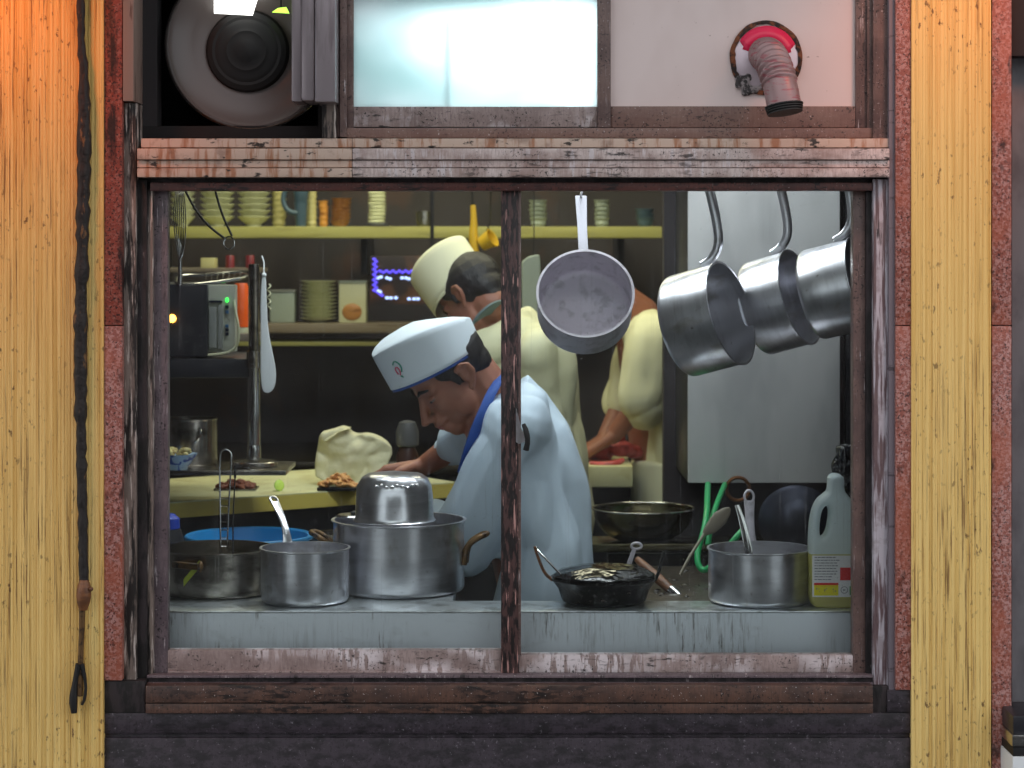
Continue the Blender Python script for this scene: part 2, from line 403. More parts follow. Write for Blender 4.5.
def add_ball(bm, c, r, M=None, u=16, v=10):
    rr = Vector(r) if not isinstance(r, (int, float)) else Vector((r, r, r))
    T = Matrix.Translation(Vector(c)) @ Matrix.Diagonal((rr.x, rr.y, rr.z, 1))
    q = bmesh.ops.create_uvsphere(bm, u_segments=u, v_segments=v, radius=1, matrix=T)
    xf(bm, q['verts'], M)
def add_cap(bm, p0, p1, r0, r1, n=14):
    """tapered capsule"""
    p0, p1 = Vector(p0), Vector(p1); d = (p1 - p0)
    if d.length < 1e-5: return
    a, b = frame_of(d); d.normalize(); rings = []
    for k in range(5):
        th = PI / 2 * (1 - k / 4.0); c, s = math.cos(th), math.sin(th)
        rings.append((p0 - d * r0 * s, max(r0 * c, r0 * .02)))
    for k in range(5):
        th = PI / 2 * (k / 4.0); c, s = math.cos(th), math.sin(th)
        rings.append((p1 + d * r1 * s, max(r1 * c, r1 * .02)))
    rv = [[bm.verts.new(c + (a * math.cos(2 * PI * i / n) + b * math.sin(2 * PI * i / n)) * r) for i in range(n)] for c, r in rings]
    for k in range(len(rv) - 1):
        for i in range(n):
            j = (i + 1) % n; bm.faces.new((rv[k][i], rv[k][j], rv[k + 1][j], rv[k + 1][i]))
    bm.faces.new(list(reversed(rv[0]))); bm.faces.new(rv[-1])
def add_loft(bm, secs, n=28):
    """secs: (centre, vecA, vecB) elliptical cross-sections"""
    rings = []
    for c, a, b in secs:
        c, a, b = Vector(c), Vector(a), Vector(b)
        rings.append([bm.verts.new(c + a * math.cos(2 * PI * i / n) + b * math.sin(2 * PI * i / n)) for i in range(n)])
    for k in range(len(rings) - 1):
        for i in range(n):
            j = (i + 1) % n; bm.faces.new((rings[k][i], rings[k][j], rings[k + 1][j], rings[k + 1][i]))
    bm.faces.new(list(reversed(rings[0]))); bm.faces.new(rings[-1])
def add_prism(bm, poly, y0, y1):
    """poly of (x,z) extruded along Y"""
    f = [bm.verts.new((x, y0, z)) for x, z in poly]; g = [bm.verts.new((x, y1, z)) for x, z in poly]
    bm.faces.new(f); bm.faces.new(list(reversed(g)))
    n = len(poly)
    for i in range(n):
        j = (i + 1) % n; bm.faces.new((f[i], g[i], g[j], f[j]))
def px_prism(bm, pts, Y0, Y1, bev=0.0):
    add_prism(bm, [(P(x, y, Y0).x, P(x, y, Y0).z) for x, y in pts], Y0, Y1)

def tag(o, label=None, cat=None, group=None, kind=None):
    if label: o['label'] = label
    if cat: o['category'] = cat
    if group: o['group'] = group
    if kind: o['kind'] = kind
    return o
def thing(name, label, cat, loc=(0, 0, 0), group=None, M=None, kind=None):
    o = bpy.data.objects.new(name, None); o.empty_display_size = .02; COL.objects.link(o)
    if M is not None: o.matrix_world = M
    else: o.location = loc
    o['_'] = 0; del o['_']
    return tag(o, label, cat, group, kind)
def obj(name, bm, m, parent=None, local=False, smooth=True, angle=40, label=None, cat=None, group=None, kind=None, remesh=None, sm=0, recenter=True):
    """mesh given in world space (unless local) -> one mesh object, origin at its base"""
    bmesh.ops.recalc_face_normals(bm, faces=bm.faces[:])
    me = bpy.data.meshes.new(name); bm.to_mesh(me); bm.free()
    if remesh: me = voxel(me, remesh, sm)
    o = bpy.data.objects.new(name, me); COL.objects.link(o)
    return finish(o, me, m, parent, local, smooth, angle, label, cat, group, kind, recenter)
def finish(o, me, m, parent=None, local=False, smooth=True, angle=40, label=None, cat=None, group=None, kind=None, recenter=True):
    if parent is not None:
        o.parent = parent
        if not local:
            root = parent; M = Matrix.Identity(4)
            while root is not None:
                M = root.matrix_basis @ M; root = root.parent
            me.transform(M.inverted())
    if recenter and len(me.vertices):
        xs = [v.co for v in me.vertices]
        c = Vector(((min(v.x for v in xs) + max(v.x for v in xs)) / 2, (min(v.y for v in xs) + max(v.y for v in xs)) / 2, min(v.z for v in xs)))
        me.transform(Matrix.Translation(-c)); o.location = c
    me.materials.append(MATS[m])
    if smooth:
        me.shade_smooth()
        if angle < 180:
            try: me.set_sharp_from_angle(angle=math.radians(angle))
            except Exception: pass
    return tag(o, label, cat, group, kind)
def voxel(me, size, sm):
    o = bpy.data.objects.new('tmp', me); COL.objects.link(o)
    r = o.modifiers.new('r', 'REMESH'); r.mode = 'VOXEL'; r.voxel_size = size; r.use_smooth_shade = True
    if sm:
        s = o.modifiers.new('s', 'SMOOTH'); s.iterations = sm; s.factor = .5
    dg = bpy.context.evaluated_depsgraph_get(); dg.update()
    nm = bpy.data.meshes.new_from_object(o.evaluated_get(dg))
    bpy.data.objects.remove(o)
    return nm
def from_curve(name, splines, extrude, bevel, M=None, res=3):
    """2D outline with holes, extruded along its own z, bevelled -> bmesh"""
    cu = bpy.data.curves.new(name, 'CURVE'); cu.dimensions = '2D'; cu.fill_mode = 'BOTH'
    cu.extrude = extrude; cu.bevel_depth = bevel; cu.bevel_resolution = res; cu.offset = -bevel
    for pts in splines:
        sp = cu.splines.new('POLY'); sp.points.add(len(pts) - 1)
        for i, p in enumerate(pts): sp.points[i].co = (p[0], p[1], 0, 1)
        sp.use_cyclic_u = True
    o = bpy.data.objects.new('tmp', cu); COL.objects.link(o)
    dg = bpy.context.evaluated_depsgraph_get(); dg.update()
    me = bpy.data.meshes.new_from_object(o.evaluated_get(dg))
    bpy.data.objects.remove(o)
    bm = bmesh.new(); bm.from_mesh(me)
    bmesh.ops.remove_doubles(bm, verts=bm.verts[:], dist=1e-5)
    if M is not None: bm.transform(M)
    return bm
def smooth_poly(pts, it=2):
    for _ in range(it):
        q = []
        for i in range(len(pts)):
            a, b = pts[i], pts[(i + 1) % len(pts)]
            q += [(a[0] * .75 + b[0] * .25, a[1] * .75 + b[1] * .25), (a[0] * .25 + b[0] * .75, a[1] * .25 + b[1] * .75)]
        pts = q
    return pts
def B(): return bmesh.new()
def dup(root, loc=None, M=None, label=None):
    r = root.copy(); COL.objects.link(r)
    if loc is not None: r.location = loc
    if M is not None: r.matrix_world = M
    if label: r['label'] = label
    for ch in list(root.children):
        c = ch.copy(); COL.objects.link(c); c.parent = r
        for g in list(ch.children):
            d = g.copy(); COL.objects.link(d); d.parent = c
    return r
ORD = ['bottom', 'second', 'third', 'fourth', 'fifth', 'sixth', 'seventh', 'eighth', 'ninth', 'tenth', 'eleventh', 'twelfth', 'thirteenth']

# ------------------------------------------------------------------ the setting
TRIM = [0]
def pbox(px0, px1, py0, py1, Y0, Y1, bev=.0015, bm=None):
    bm = bm or B(); a = P(px0, py0, Y0); b = P(px1, py1, Y0)
    add_box(bm, (a.x, Y0, a.z), (b.x, Y1, b.z), bev); return bm
def trim(px0, px1, py0, py1, Y0, Y1, m, bev=.0015):
    TRIM[0] += 1
    return obj('trim_%d' % TRIM[0], pbox(px0, px1, py0, py1, Y0, Y1, bev), m, kind='structure', angle=30)
def ribbed(name, px0, px1, Y0, Y1, m, pitch=.0065):
    a, b = P(px0, 0, Y0), P(px1, 0, Y0); bm = B(); rnd = random.Random(name)
    pts = []; x = a.x
    while x < b.x:
        wd = pitch * rnd.uniform(.7, 1.3); d = rnd.uniform(.0006, .0016)
        pts += [(x, Y0), (x + wd * .62, Y0), (x + wd * .72, Y0 + d), (x + wd * .92, Y0 + d)]
        x += wd
    pts = [p for p in pts if p[0] < b.x] + [(b.x, Y0), (b.x, Y1), (a.x, Y1)]
    lo = [bm.verts.new((x, y, 0)) for x, y in pts]; hi = [bm.verts.new((x, y, 3.0)) for x, y in pts]
    for i in range(len(pts)):
        j = (i + 1) % len(pts); bm.faces.new((lo[i], lo[j], hi[j], hi[i]))
    bm.faces.new(lo); bm.faces.new(hi)
    return obj(name, bm, m, kind='structure', smooth=False)
ribbed('wall_left', -90, 103.5, -.06, .10, 'yellow_paint')
ribbed('wall_right', 911.5, 991, -.06, .10, 'yellow_paint')
def wallbox(name, a, b, m):
    bm = B(); add_box(bm, a, b); return obj(name, bm, m, kind='structure', smooth=False)
Yb = .11
wallbox('floor', (-1.7, -.05, -.06), (1.6, 3.5, 0), 'tile_floor')
wallbox('floor_street', (-9, -9.3, -.10), (9, -.065, -.02), 'asphalt')
wallbox('ceiling', (-1.6, Yb, 2.5), (1.5, 3.4, 2.56), 'ceiling_paint')
wallbox('wall_back', (-1.6, 3.3, 0), (1.5, 3.4, 2.5), 'back_wall')
wallbox('wall_side_left', (-1.6, Yb, 0), (-1.5, 3.3, 2.5), 'back_wall')
wallbox('wall_side_right', (1.3, Yb, 0), (1.4, 3.3, 2.5), 'back_wall')
a = P(664, 0, 1.42)
wallbox('wall_middle', (a.x, 1.42, 0), (1.3, 1.49, 2.5), 'back_wall')
wallbox('ceiling_sky_blocker', (-1.7, -.40, 2.66), (1.7, -.06, 2.72), 'dark_wall'); wallbox('ceiling_sky_blocker_left', (-1.9, -1.20, 2.62), (-.74, -.06, 2.66), 'dark_wall'); wallbox('wall_sky_blocker', (-1.9, -1.25, 2.06), (-.74, -1.20, 2.66), 'dark_wall')  # unseen slabs added to block the sky from the wall's top
wallbox('wall_opposite', (-4.2, -9.6, -.02), (4.2, -9.3, 3.5), 'dark_brick')
# front wall behind the frames, round the openings
def fw(name, px0, px1, py0, py1, Y0=.05, Y1=.11, m='dark_wall'):
    bm = B(); a = P(px0, py0, 0); b = P(px1, py1, 0); add_box(bm, (a.x, Y0, max(a.z, 0)), (b.x, Y1, max(b.z, 0))); return obj(name, bm, m, kind='structure', smooth=False)
fw('wall_front_left', -300, 153, -430, 1100)
fw('wall_front_right', 866, 1300, -430, 1100)
fw('wall_front_top', 153, 866, 137, 186)
fw('wall_front_head', 153, 866, -430, -12)
fw('wall_front_low', 153, 866, 676, 1100, 0, .095)
fw('wall_front_post', 322, 353, -12, 137)
# recess right of the right pillar
wallbox('wall_recess', (P(1012, 0, .02).x, .02, 0), (2.6, .05, 3), 'grey_wall')
trim(1011, 1100, -100, 56, -.04, .02, 'dark_wall')
# street front below the window
obj('wall_base', (lambda b: (pbox(103.5, 911.5, 738, 1072, -.05, .0, .002, b), pbox(103.5, 911.5, 713, 734, -.05, 0, .003, b), pbox(103.5, 911.5, 733, 740, -.042, 0, .001, b), b)[-1])(B()), 'navy_wall', kind='structure', angle=30)
trim(103.5, 145, 681, 713, -.05, 0, 'rotten_dark')
trim(887, 911.5, 690, 713, -.05, 0, 'navy_wall')
trim(866, 888, 686, 713, -.045, 0, 'rotten_dark')
# granite reveals
trim(104, 122.3, -120, 325, -.055, .05, 'granite_grimy'); trim(104, 122.3, 326, 680.5, -.055, .05, 'granite')
trim(895.5, 911.2, -120, 325, -.055, .05, 'granite'); trim(895.5, 911.2, 326, 690, -.055, .05, 'granite')
trim(992, 1011.6, -120, 325, -.055, .05, 'granite'); trim(992, 1011.6, 326, 1100, -.055, .05, 'granite')
# posts of the shop front
trim(122.8, 133.5, -80, 101, -.06, .05, 'post_beige'); trim(122.8, 136, 103, 681, -.035, .05, 'post_mossy', .002)
trim(136.4, 147, 180, 681, -.02, .05, 'rotten_dark', .002)
trim(147.4, 152.8, 190, 676, -.012, .05, 'post_mossy', .002)
trim(873.6, 888.6, 179, 686, -.03, .05, 'post_peeling', .003)
trim(888.8, 895.2, -80, 690, -.045, .05, 'post_grey')
trim(866.2, 873.4, 190, 676, -.008, .05, 'rotten_dark')
trim(873.2, 888.6, -80, 140, -.03, .05, 'frame_brown'); trim(867.2, 873, -80, 137, -.018, .05, 'frame_brown')
# moulded ledge between upper and lower windows
for (y0, y1, Y, m, x0) in ((128, 138, -.022, 'frame_brown_flat', 346), (138.4, 147.5, -.04, 'ledge_rust', 141), (148.4, 159.5, -.055, 'ledge_weathered', 137), (160.4, 167.5, -.048, 'ledge_weathered', 137), (168.2, 177.2, -.06, 'ledge_weathered', 137)):
    if x0 < 200:
        trim(x0, 352, y0, y1, Y, .05, 'ledge_rust', .002); trim(352.3, 889.5, y0, y1, Y, .05, m, .002)
    else: trim(x0, 889.5, y0, y1, Y, .05, m, .002)
trim(137, 876, 176.5, 190.5, -.008, .05, 'rotten_dark'); trim(150, 873, 182.5, 190.8, -.024, .02, 'frame_red', .002)
# track and apron under the sashes
trim(146, 873, 675.5, 685, -.022, .05, 'rotten_dark'); trim(147, 873, 675.5, 678, -.03, 0, 'frame_purple', .0008); trim(147, 873, 683, 685.4, -.034, 0, 'frame_purple', .0008)
trim(145.5, 873, 685.8, 702.8, -.062, 0, 'apron_brown'); trim(145.5, 873, 703.6, 713.4, -.058, 0, 'apron_brown')

# windows
def window(n, loc, label=None):
    o = thing('window_%d' % n, None, None, loc); o['kind'] = 'structure'; return o
W1 = window(1, P(335, 676, .02))
b = B(); pbox(153, 167.6, 190.8, 675, .008, .04, .002, b); obj('stile', b, 'frame_purple', W1)
b = B(); pbox(501, 518.5, 190.8, 674, -.004, .04, .002, b); obj('meeting_stile', b, 'mullion_rust', W1)
b = B(); pbox(167.6, 501, 650.6, 670.5, .008, .04, .0015, b); pbox(167.6, 501, 671, 675.4, .0, .04, .001, b); obj('bottom_rail', b, 'rail_drips', W1)
b = B(); pbox(166, 503, 189, 652, .022, .026, 0, b); obj('glass_pane', b, 'window_glass', W1, smooth=False)
W2 = window(2, P(690, 676, .03))
b = B(); pbox(853.2, 866, 190.8, 675, .008, .045, .002, b); obj('stile', b, 'frame_brown', W2)
b = B(); pbox(518.8, 853, 655.4, 673, .010, .045, .0015, b); obj('bottom_rail', b, 'rail_drips', W2)
b = B(); pbox(517, 855, 189, 657, .030, .034, 0, b); obj('glass_pane', b, 'window_glass', W2, smooth=False)
b = B(); pbox(516.5, 521, 190.8, 655, .0, .03, .001, b); obj('edge_strip', b, 'frame_brown', W2)
# latch
b = B(); px_prism(b, [(516, 408), (522, 431), (527, 436), (527, 441), (519, 444), (516, 442)], -.02, -.003)
la = obj('latch', b, 'aluminium', W1)
b = B(); add_tube(b, [P(523.5, 424, -.02), P(526.5, 432, -.024), P(528, 441, -.024), P(526, 450, -.02)], [.004, .006, .005, .006], smooth=1); obj('lever', b, 'rubber', la)
# upper windows
W3 = window(3, P(475, 128, .0))
b = B(); pbox(347, 353.4, -30, 128, -.012, .04, .001, b); pbox(340, 346.6, -30, 137, -.024, .04, .001, b); pbox(336, 339.6, -30, 137, -.01, .04, .001, b); obj('stile', b, 'frame_brown', W3)
b = B(); pbox(353.6, 597, 106.6, 127, -.010, .04, .0015, b); obj('bottom_rail', b, 'rail_drips', W3)
b = B(); pbox(597.4, 610.8, -30, 127.6, -.02, .04, .002, b); obj('mullion', b, 'frame_brown', W3)
b = B(); pbox(351, 599, -12, 108, .0, .006, 0, b); obj('frosted_pane', b, 'frosted_glass', W3, smooth=False)
b = B(); pbox(447.5, 450, 20, 106, .008, .012, 0, b); obj('pane_bar', b, 'panel_inset', W3, smooth=False)
W4 = window(4, P(735, 128, .0))
b = B(); pbox(855.6, 866.8, -30, 128, -.010, .04, .0015, b); obj('stile', b, 'frame_brown', W4)
b = B(); pbox(611, 855.4, 106.2, 127.6, -.010, .04, .0015, b); obj('bottom_rail', b, 'frame_brown_flat', W4)
b = B(); pbox(610, 857, -30, 108, .0, .03, 0, b); obj('infill_panel', b, 'pink_panel', W4, smooth=False)
wallbox('wall_light_shaft', (P(351, 0, .3).x, .30, 1.87), (P(599, 0, .3).x, .31, 2.30), 'plastic_white')

# ------------------------------------------------------------------ things on the shop front
# hanging greasy cable on the yellow wall
t = thing('hanging_cable', 'grime-blackened cable hanging down the left yellow wall, frayed at its end', 'cable', P(80, 712, -.08))
rnd = random.Random(3)
pts = []; rr = []
for i in range(0, 80):
    y = -60 + i * 8.2
    pts.append(P(80.5 + 1.6 * math.sin(y * .013) + rnd.uniform(-.5, .5) + (2 if 60 < y < 600 else 0) - y * .001, y, -.075)); rr.append((.0132 if 85 < y < 420 else (.0105 if y >= 420 else .008)) * rnd.uniform(.82, 1.15))
b = B(); add_tube(b, pts, rr, 10); obj('cable', b, 'grime_black', t)
b = B(); add_tube(b, [P(84.5, 580, -.078), P(84, 588, -.078), P(83.5, 600, -.078), P(83, 610, -.078)], [.009, .0145, .0145, .008], 12, smooth=1); add_ball(b, P(91, 589, -.085), .0045); obj('clamp', b, 'wood_brown', t)
b = B(); add_tube(b, [P(83, 590, -.076), P(81, 650, -.076), P(79.5, 696, -.076)], [.0065, .0055, .007], 10); obj('rod', b, 'handle_rust', t)
b = B(); add_tube(b, [P(79, 664, -.08), P(75, 682, -.08), P(73, 700, -.08), P(74, 713, -.08)], [.007, .005, .009, .006], 10, smooth=1)
add_tube(b, [P(82, 664, -.082), P(86, 684, -.08), P(85, 698, -.08), P(82, 705, -.08)], [.005, .003, .0035, .0025], 8, smooth=1); obj('frayed_end', b, 'rubber', t)

# ventilation fan
fc = P(248, 42, .0)
t = thing('ventilation_fan', 'round grey fan dish with dark centre in the black opening above the kitchen window', 'fan', (fc.x, .1, P(0, 137, .1).z))
b = B(); 
for q in ((134, 322, 126, 137.8, .045, .30), (134, 141, -30, 126, .045, .30), (318, 322, -30, 126, .045, .30)): pbox(*q, 0, b)
add_box(b, (P(134, 0, .3).x, .29, P(0, 137, .3).z), (P(322, 0, .3).x, .30, 2.34)); obj('housing', b, 'black_gap', t, smooth=False)
RX = Matrix.Translation(fc + Vector((0, .06, 0))) @ Matrix.Rotation(PI / 2, 4, 'X')   # local +z -> -y
b = B(); add_lathe(b, [(.166, -.012), (.172, -.004), (.172, .010), (.166, .014), (.160, .006), (.12, -.006), (.075, -.02), (.06, -.03), (.06, -.05), (.166, -.02)], 72, RX, cap0=False, cap1=False); obj('dish', b, 'duct_grey' if False else 'fan_grey' if 'fan_grey' in MATS else mat('fan_grey', C(92, 84, 82), .3) and 'fan_grey', t, angle=50)
hc = P(243, 48, .0)
HX = Matrix.Translation(Vector((hc.x, .05, hc.z))) @ Matrix.Rotation(PI / 2, 4, 'X')
b = B(); add_lathe(b, [(.085, -.026), (.080, -.014), (.070, -.010), (.064, -.0105), (.056, -.0075), (.048, -.008), (.040, -.005), (.032, -.006), (.022, -.003), (.012, -.001), (.004, .0)], 48, HX); obj('motor_hub', b, 'rubber', t, angle=25)
b = B(); add_lathe(b, [(.1725, .006), (.1745, .0), (.1745, .012), (.1700, .017), (.1690, .012)], 72, RX, cap0=False, cap1=False); obj('rim', b, 'steel', t)
t = thing('fan_reflection', 'bright white reflection built as a glowing patch at the top of the fan opening', 'reflection', P(236, 15, .02))  # bright reflection on the fan dish, built as a glowing patch
b = B(); px_prism(b, [(214, -14), (214, 13), (252, 15), (261, -14)], .02, .03); obj('reflection_patch', b, 'reflection_white', t)
b = B(); pbox(212, 264, -24, -14, .018, .04, .001, b); obj('added_mount', b, 'panel_cream', t)
t = thing('fan_reflection', 'small green-yellow reflection as a glowing patch beside the metal channel in the fan opening', 'reflection', P(280, 13, .02))
b = B(); px_prism(b, [(272, 12), (278, 8), (286, 7), (289, 13)], .02, .03); obj('reflection_patch', b, 'reflection_green', t)  # green-yellow reflection, likewise a patch that glows
b = B(); add_tube(b, [P(281, 8, .026), P(281, -30, .026)], .0015, 6); obj('hanger', b, 'rubber', t)
# folded sheet-metal channel
b = B(); pbox(291.5, 302, -60, 101.5, -.075, .04, .003, b); pbox(301, 315, -60, 101, -.09, .04, .008, b); pbox(315, 335.5, -60, 101.8, -.10, .04, .003, b)
obj('metal_channel', b, 'duct_grey', label='grey folded sheet-metal channel standing beside the round fan', cat='duct', angle=35)
trim(322, 336, 102, 138, -.02, .05, 'post_mossy')

# exhaust hose through the pink panel
vc = P(766, 58, -.002)
t = thing('exhaust_hose', 'short corrugated grey exhaust hose poking out of the pink upper panel', 'hose', (vc.x, 0, vc.z - .08))
VX = Matrix.Translation(vc) @ Matrix.Rotation(PI / 2, 4, 'X')
b = B(); n = 64; rnd = random.Random(5)
ro, ri = [], []
for i in range(n):
    an = 2 * PI * i / n; e = .0016 * noise.noise(Vector((math.cos(an) * 3, math.sin(an) * 3, 1)))
    ro.append(vc + Vector((math.cos(an) * (.0725 + e), -.004, math.sin(an) * (.075 + e)))); ri.append(vc + Vector((math.cos(an) * (.063 + rnd.uniform(-.002, .002)), -.004, math.sin(an) * (.067 + rnd.uniform(-.002, .002)))))
vo = [b.verts.new(p) for p in ro]; vi = [b.verts.new(p) for p in ri]; vo2 = [b.verts.new(p + Vector((0, .008, 0))) for p in ro]; vi2 = [b.verts.new(p + Vector((0, .008, 0))) for p in ri]
for i in range(n):
    j = (i + 1) % n
    b.faces.new((vo[i], vo[j], vi[j], vi[i])); b.faces.new((vo[i], vo2[i], vo2[j], vo[j])); b.faces.new((vi[i], vi[j], vi2[j], vi2[i])); b.faces.new((vo2[i], vi2[i], vi2[j], vo2[j]))
obj('seal_ring', b, 'rust_ring', t)
b = B(); add_lathe(b, [(.064, -.002), (.064, .002), (.05, .006), (.035, .012)], 40, VX); obj('plate', b, 'plate_grey', t)
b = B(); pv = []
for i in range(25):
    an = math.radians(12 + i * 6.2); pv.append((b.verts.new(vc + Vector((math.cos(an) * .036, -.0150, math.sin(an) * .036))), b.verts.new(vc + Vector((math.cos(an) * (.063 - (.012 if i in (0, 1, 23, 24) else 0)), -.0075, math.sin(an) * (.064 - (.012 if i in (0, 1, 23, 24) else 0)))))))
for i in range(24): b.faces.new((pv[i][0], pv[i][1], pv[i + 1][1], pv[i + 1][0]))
q = obj('pink_sector', b, 'pink_plate', t, label='bright pink upper half of the plate'); q.modifiers.new('t', 'SOLIDIFY').thickness = .001  # pink sector laid over the upper half of the plate
b = B()
for i in range(12): add_ball(b, P(738 + rnd.uniform(0, 26), 84 + rnd.uniform(-10, 10), -.006), (rnd.uniform(.006, .012), .005, rnd.uniform(.005, .01)))
obj('sealant', b, 'sealant', t, remesh=.003, sm=2)
path = []; rad = []
K = 120; p0, p1, p2, p3 = P(765, 56, .0), P(768, 50, -.08), P(778, 66, -.14), P(784, 106, -.15)
for i in range(K + 1):
    u = i / K; q = p0 * (1 - u) ** 3 + p1 * 3 * u * (1 - u) ** 2 + p2 * 3 * u * u * (1 - u) + p3 * u ** 3
    path.append(q); rad.append(.0335 + (-.001 + .0034 * math.sin(u * 2 * PI * 12) if u < .80 else 0))
b = B(); add_tube(b, path, rad, 28); obj('corrugated_tube', b, 'hose_grey', t)
d = (path[-1] - path[-4]).normalized()
b = B(); e0 = path[-1]
for k in range(4): add_tube(b, [e0 + d * (.002 + k * .0045 - .004), e0 + d * (.0045 + k * .0045 - .004)], [.0375 - k * .001, .0375 - k * .001], 28)
obj('end_collar', b, 'rubber', t)
# box at the foot of the recess
t = thing('metal_box', 'white box with a chrome lid at the grey recess beside the right pillar', 'box', P(1045, 800, -.1))
b = B(); pbox(1012.5, 1080, 757, 1060, -.16, -.01, .003, b); obj('body', b, 'plastic_white', t)
b = B(); pbox(1012, 1080, 735, 747, -.16, -.01, .004, b); obj('lid', b, 'steel', t)
b = B(); pbox(1013, 1080, 747, 757, -.155, -.01, .002, b); obj('seal', b, 'rubber', t)
b = B(); pbox(1013, 1080, 716, 735, -.15, -.01, .004, b); obj('cap', b, 'machine_dark', t)

# ------------------------------------------------------------------ counters
ZC = P(0, 611, .10).z
t = thing('steel_counter', 'stained stainless steel window ledge with a deep front apron', 'counter', (0, .18, 0))
b = B(); add_box(b, (-.85, .10, ZC - .125), (.80, .112, ZC - .004), .001); obj('apron', b, 'steel_counter', t)
b = B(); add_box(b, (-.85, .098, ZC - .004), (.80, .235, ZC), .0015); obj('top', b, 'steel_top', t)
for x in (-.8, -.1, .75):
    b = B(); add_box(b, (x, .17, 0), (x + .035, .205, ZC - .004), .002); obj('leg', b, 'steel', t)
xl = -.125
t = thing('range_table', 'low steel range beneath the pots behind the window ledge', 'cooking range', (-.6, .5, 0))
b = B(); add_box(b, (-1.3, .24, ZC - .035), (xl, .60, ZC - .001), .002); obj('top', b, 'steel_top', t)
b = B(); add_box(b, (-1.28, .26, .0), (xl - .02, .58, ZC - .035)); obj('body', b, 'machine_dark', t)
xr = P(603, 0, .5).x
t = thing('stove', 'greasy black stove top on the right behind the window ledge', 'stove', (.5, .5, 0))
b = B(); add_box(b, (xr, .24, ZC - .03), (1.1, .78, ZC - .003), .002)
for i in range(46): add_ball(b, (random.uniform(xr + .02, .5), random.uniform(.3, .7), ZC - .003), (random.uniform(.003, .008), random.uniform(.003, .008), .003), u=8, v=6)
obj('top', b, 'greasy_black', t)
b = B(); add_box(b, (xr + .02, .26, 0), (1.08, .76, ZC - .03)); obj('body', b, 'machine_dark', t)
# steel shelf behind stove
ZS = P(0, 544, .88).z
t = thing('steel_shelf', 'narrow steel shelf carrying the wide mixing bowl', 'shelf', (.5, .9, 0))
b = B(); add_box(b, (P(581, 0, .88).x, .88, ZS - .02), (1.1, 1.03, ZS), .002); obj('top', b, 'bowl_bronze', t)
for x in (xr + .03, 1.0):
    b = B(); add_box(b, (x, .97, 0), (x + .03, 1.0, ZS - .02), .002); obj('leg', b, 'machine_dark', t)
b = B(); add_box(b, (xr + .03, .93, .1), (1.1, .95, ZS - .03)); obj('back_panel', b, 'greasy_black', t)

# ------------------------------------------------------------------ pots
def frame(origin, zax, xhint):
    z = Vector(zax).normalized(); x = Vector(xhint); x = (x - z * x.dot(z)).normalized(); y = z.cross(x)
    return Matrix(((x.x, y.x, z.x, origin[0]), (x.y, y.y, z.y, origin[1]), (x.z, y.z, z.z, origin[2]), (0, 0, 0, 1)))
def pot_body(r, h, th=.002, lip=.003, corner=.012, n=64):
    pr = [(.001, .0), (r - corner, 0)]
    for k in range(1, 5):
        an = PI / 2 * k / 4; pr.append((r - corner + corner * math.sin(an), corner - corner * math.cos(an)))
    pr += [(r, h * .5), (r, h - .004), (r + lip, h - .002), (r + lip, h), (r - th, h), (r - th, h * .5), (r - th, corner)]
    for k in range(1, 4):
        an = PI / 2 * (1 - k / 4); pr.append((r - th - corner + corner * math.sin(an), th + corner - corner * math.cos(an)))
    pr += [(r - th - corner, th), (.001, th)]
    b = B(); add_lathe(b, pr, n); return b
def saucepan(label, M, r, h, m, hpath, hw=.02, group=None, hm='aluminium', ring=True, inner=None, ht=.0045):
    t = thing('saucepan', label, 'pot', M=M, group=group)
    obj('body', pot_body(r, h), m, t, local=True)
    b = B(); add_strap(b, [(u, 0, v) for u, v in hpath], hw, ht, (0, 1, 0), widths=[hw * 1.25] + [hw * .8] * (len(hpath) - 2) + [hw])
    if ring:
        u, v = hpath[-1]; u2, v2 = hpath[-2]; d = Vector((u - u2, 0, v - v2)).normalized()
        c = Vector((u, 0, v)) + d * hw * .35; pts = []
        for i in range(20):
            an = 2 * PI * i / 20; pts.append(c + d * math.cos(an) * hw * .55 + Vector((0, 1, 0)) * math.sin(an) * hw * .42)
        add_tube(b, pts, ht * .62, 8, closed=True)
    hd = obj('handle', b, hm, t, local=True)
    for dy in (-.006, .006):
        b = B(); add_ball(b, (hpath[0][0] + .003, dy, hpath[0][1]), (.0035, .0045, .0045)); rv = obj('rivet', b, 'steel', hd, local=True, recenter=False)
        rv.location = -hd.location
        # keep rivet in the thing's frame
    return t
def upright(px, pyb, Yc, r): return Matrix.Translation((P(px, 0, Yc).x, Yc, ZC))

# front saucepan, handle pointing back-left and up
M = upright(305, 0, .225, 0) @ Matrix.Rotation(math.radians(118), 4, 'Z')
h1 = ZC and (P(0, 547, .225).z - ZC)
sp = saucepan('small aluminium saucepan on the ledge with its handle standing up behind', M, .0925, h1, 'aluminium', [(.094, h1 - .012), (.102, h1 + .02), (.128, h1 + .05), (.168, h1 + .078)], .019)
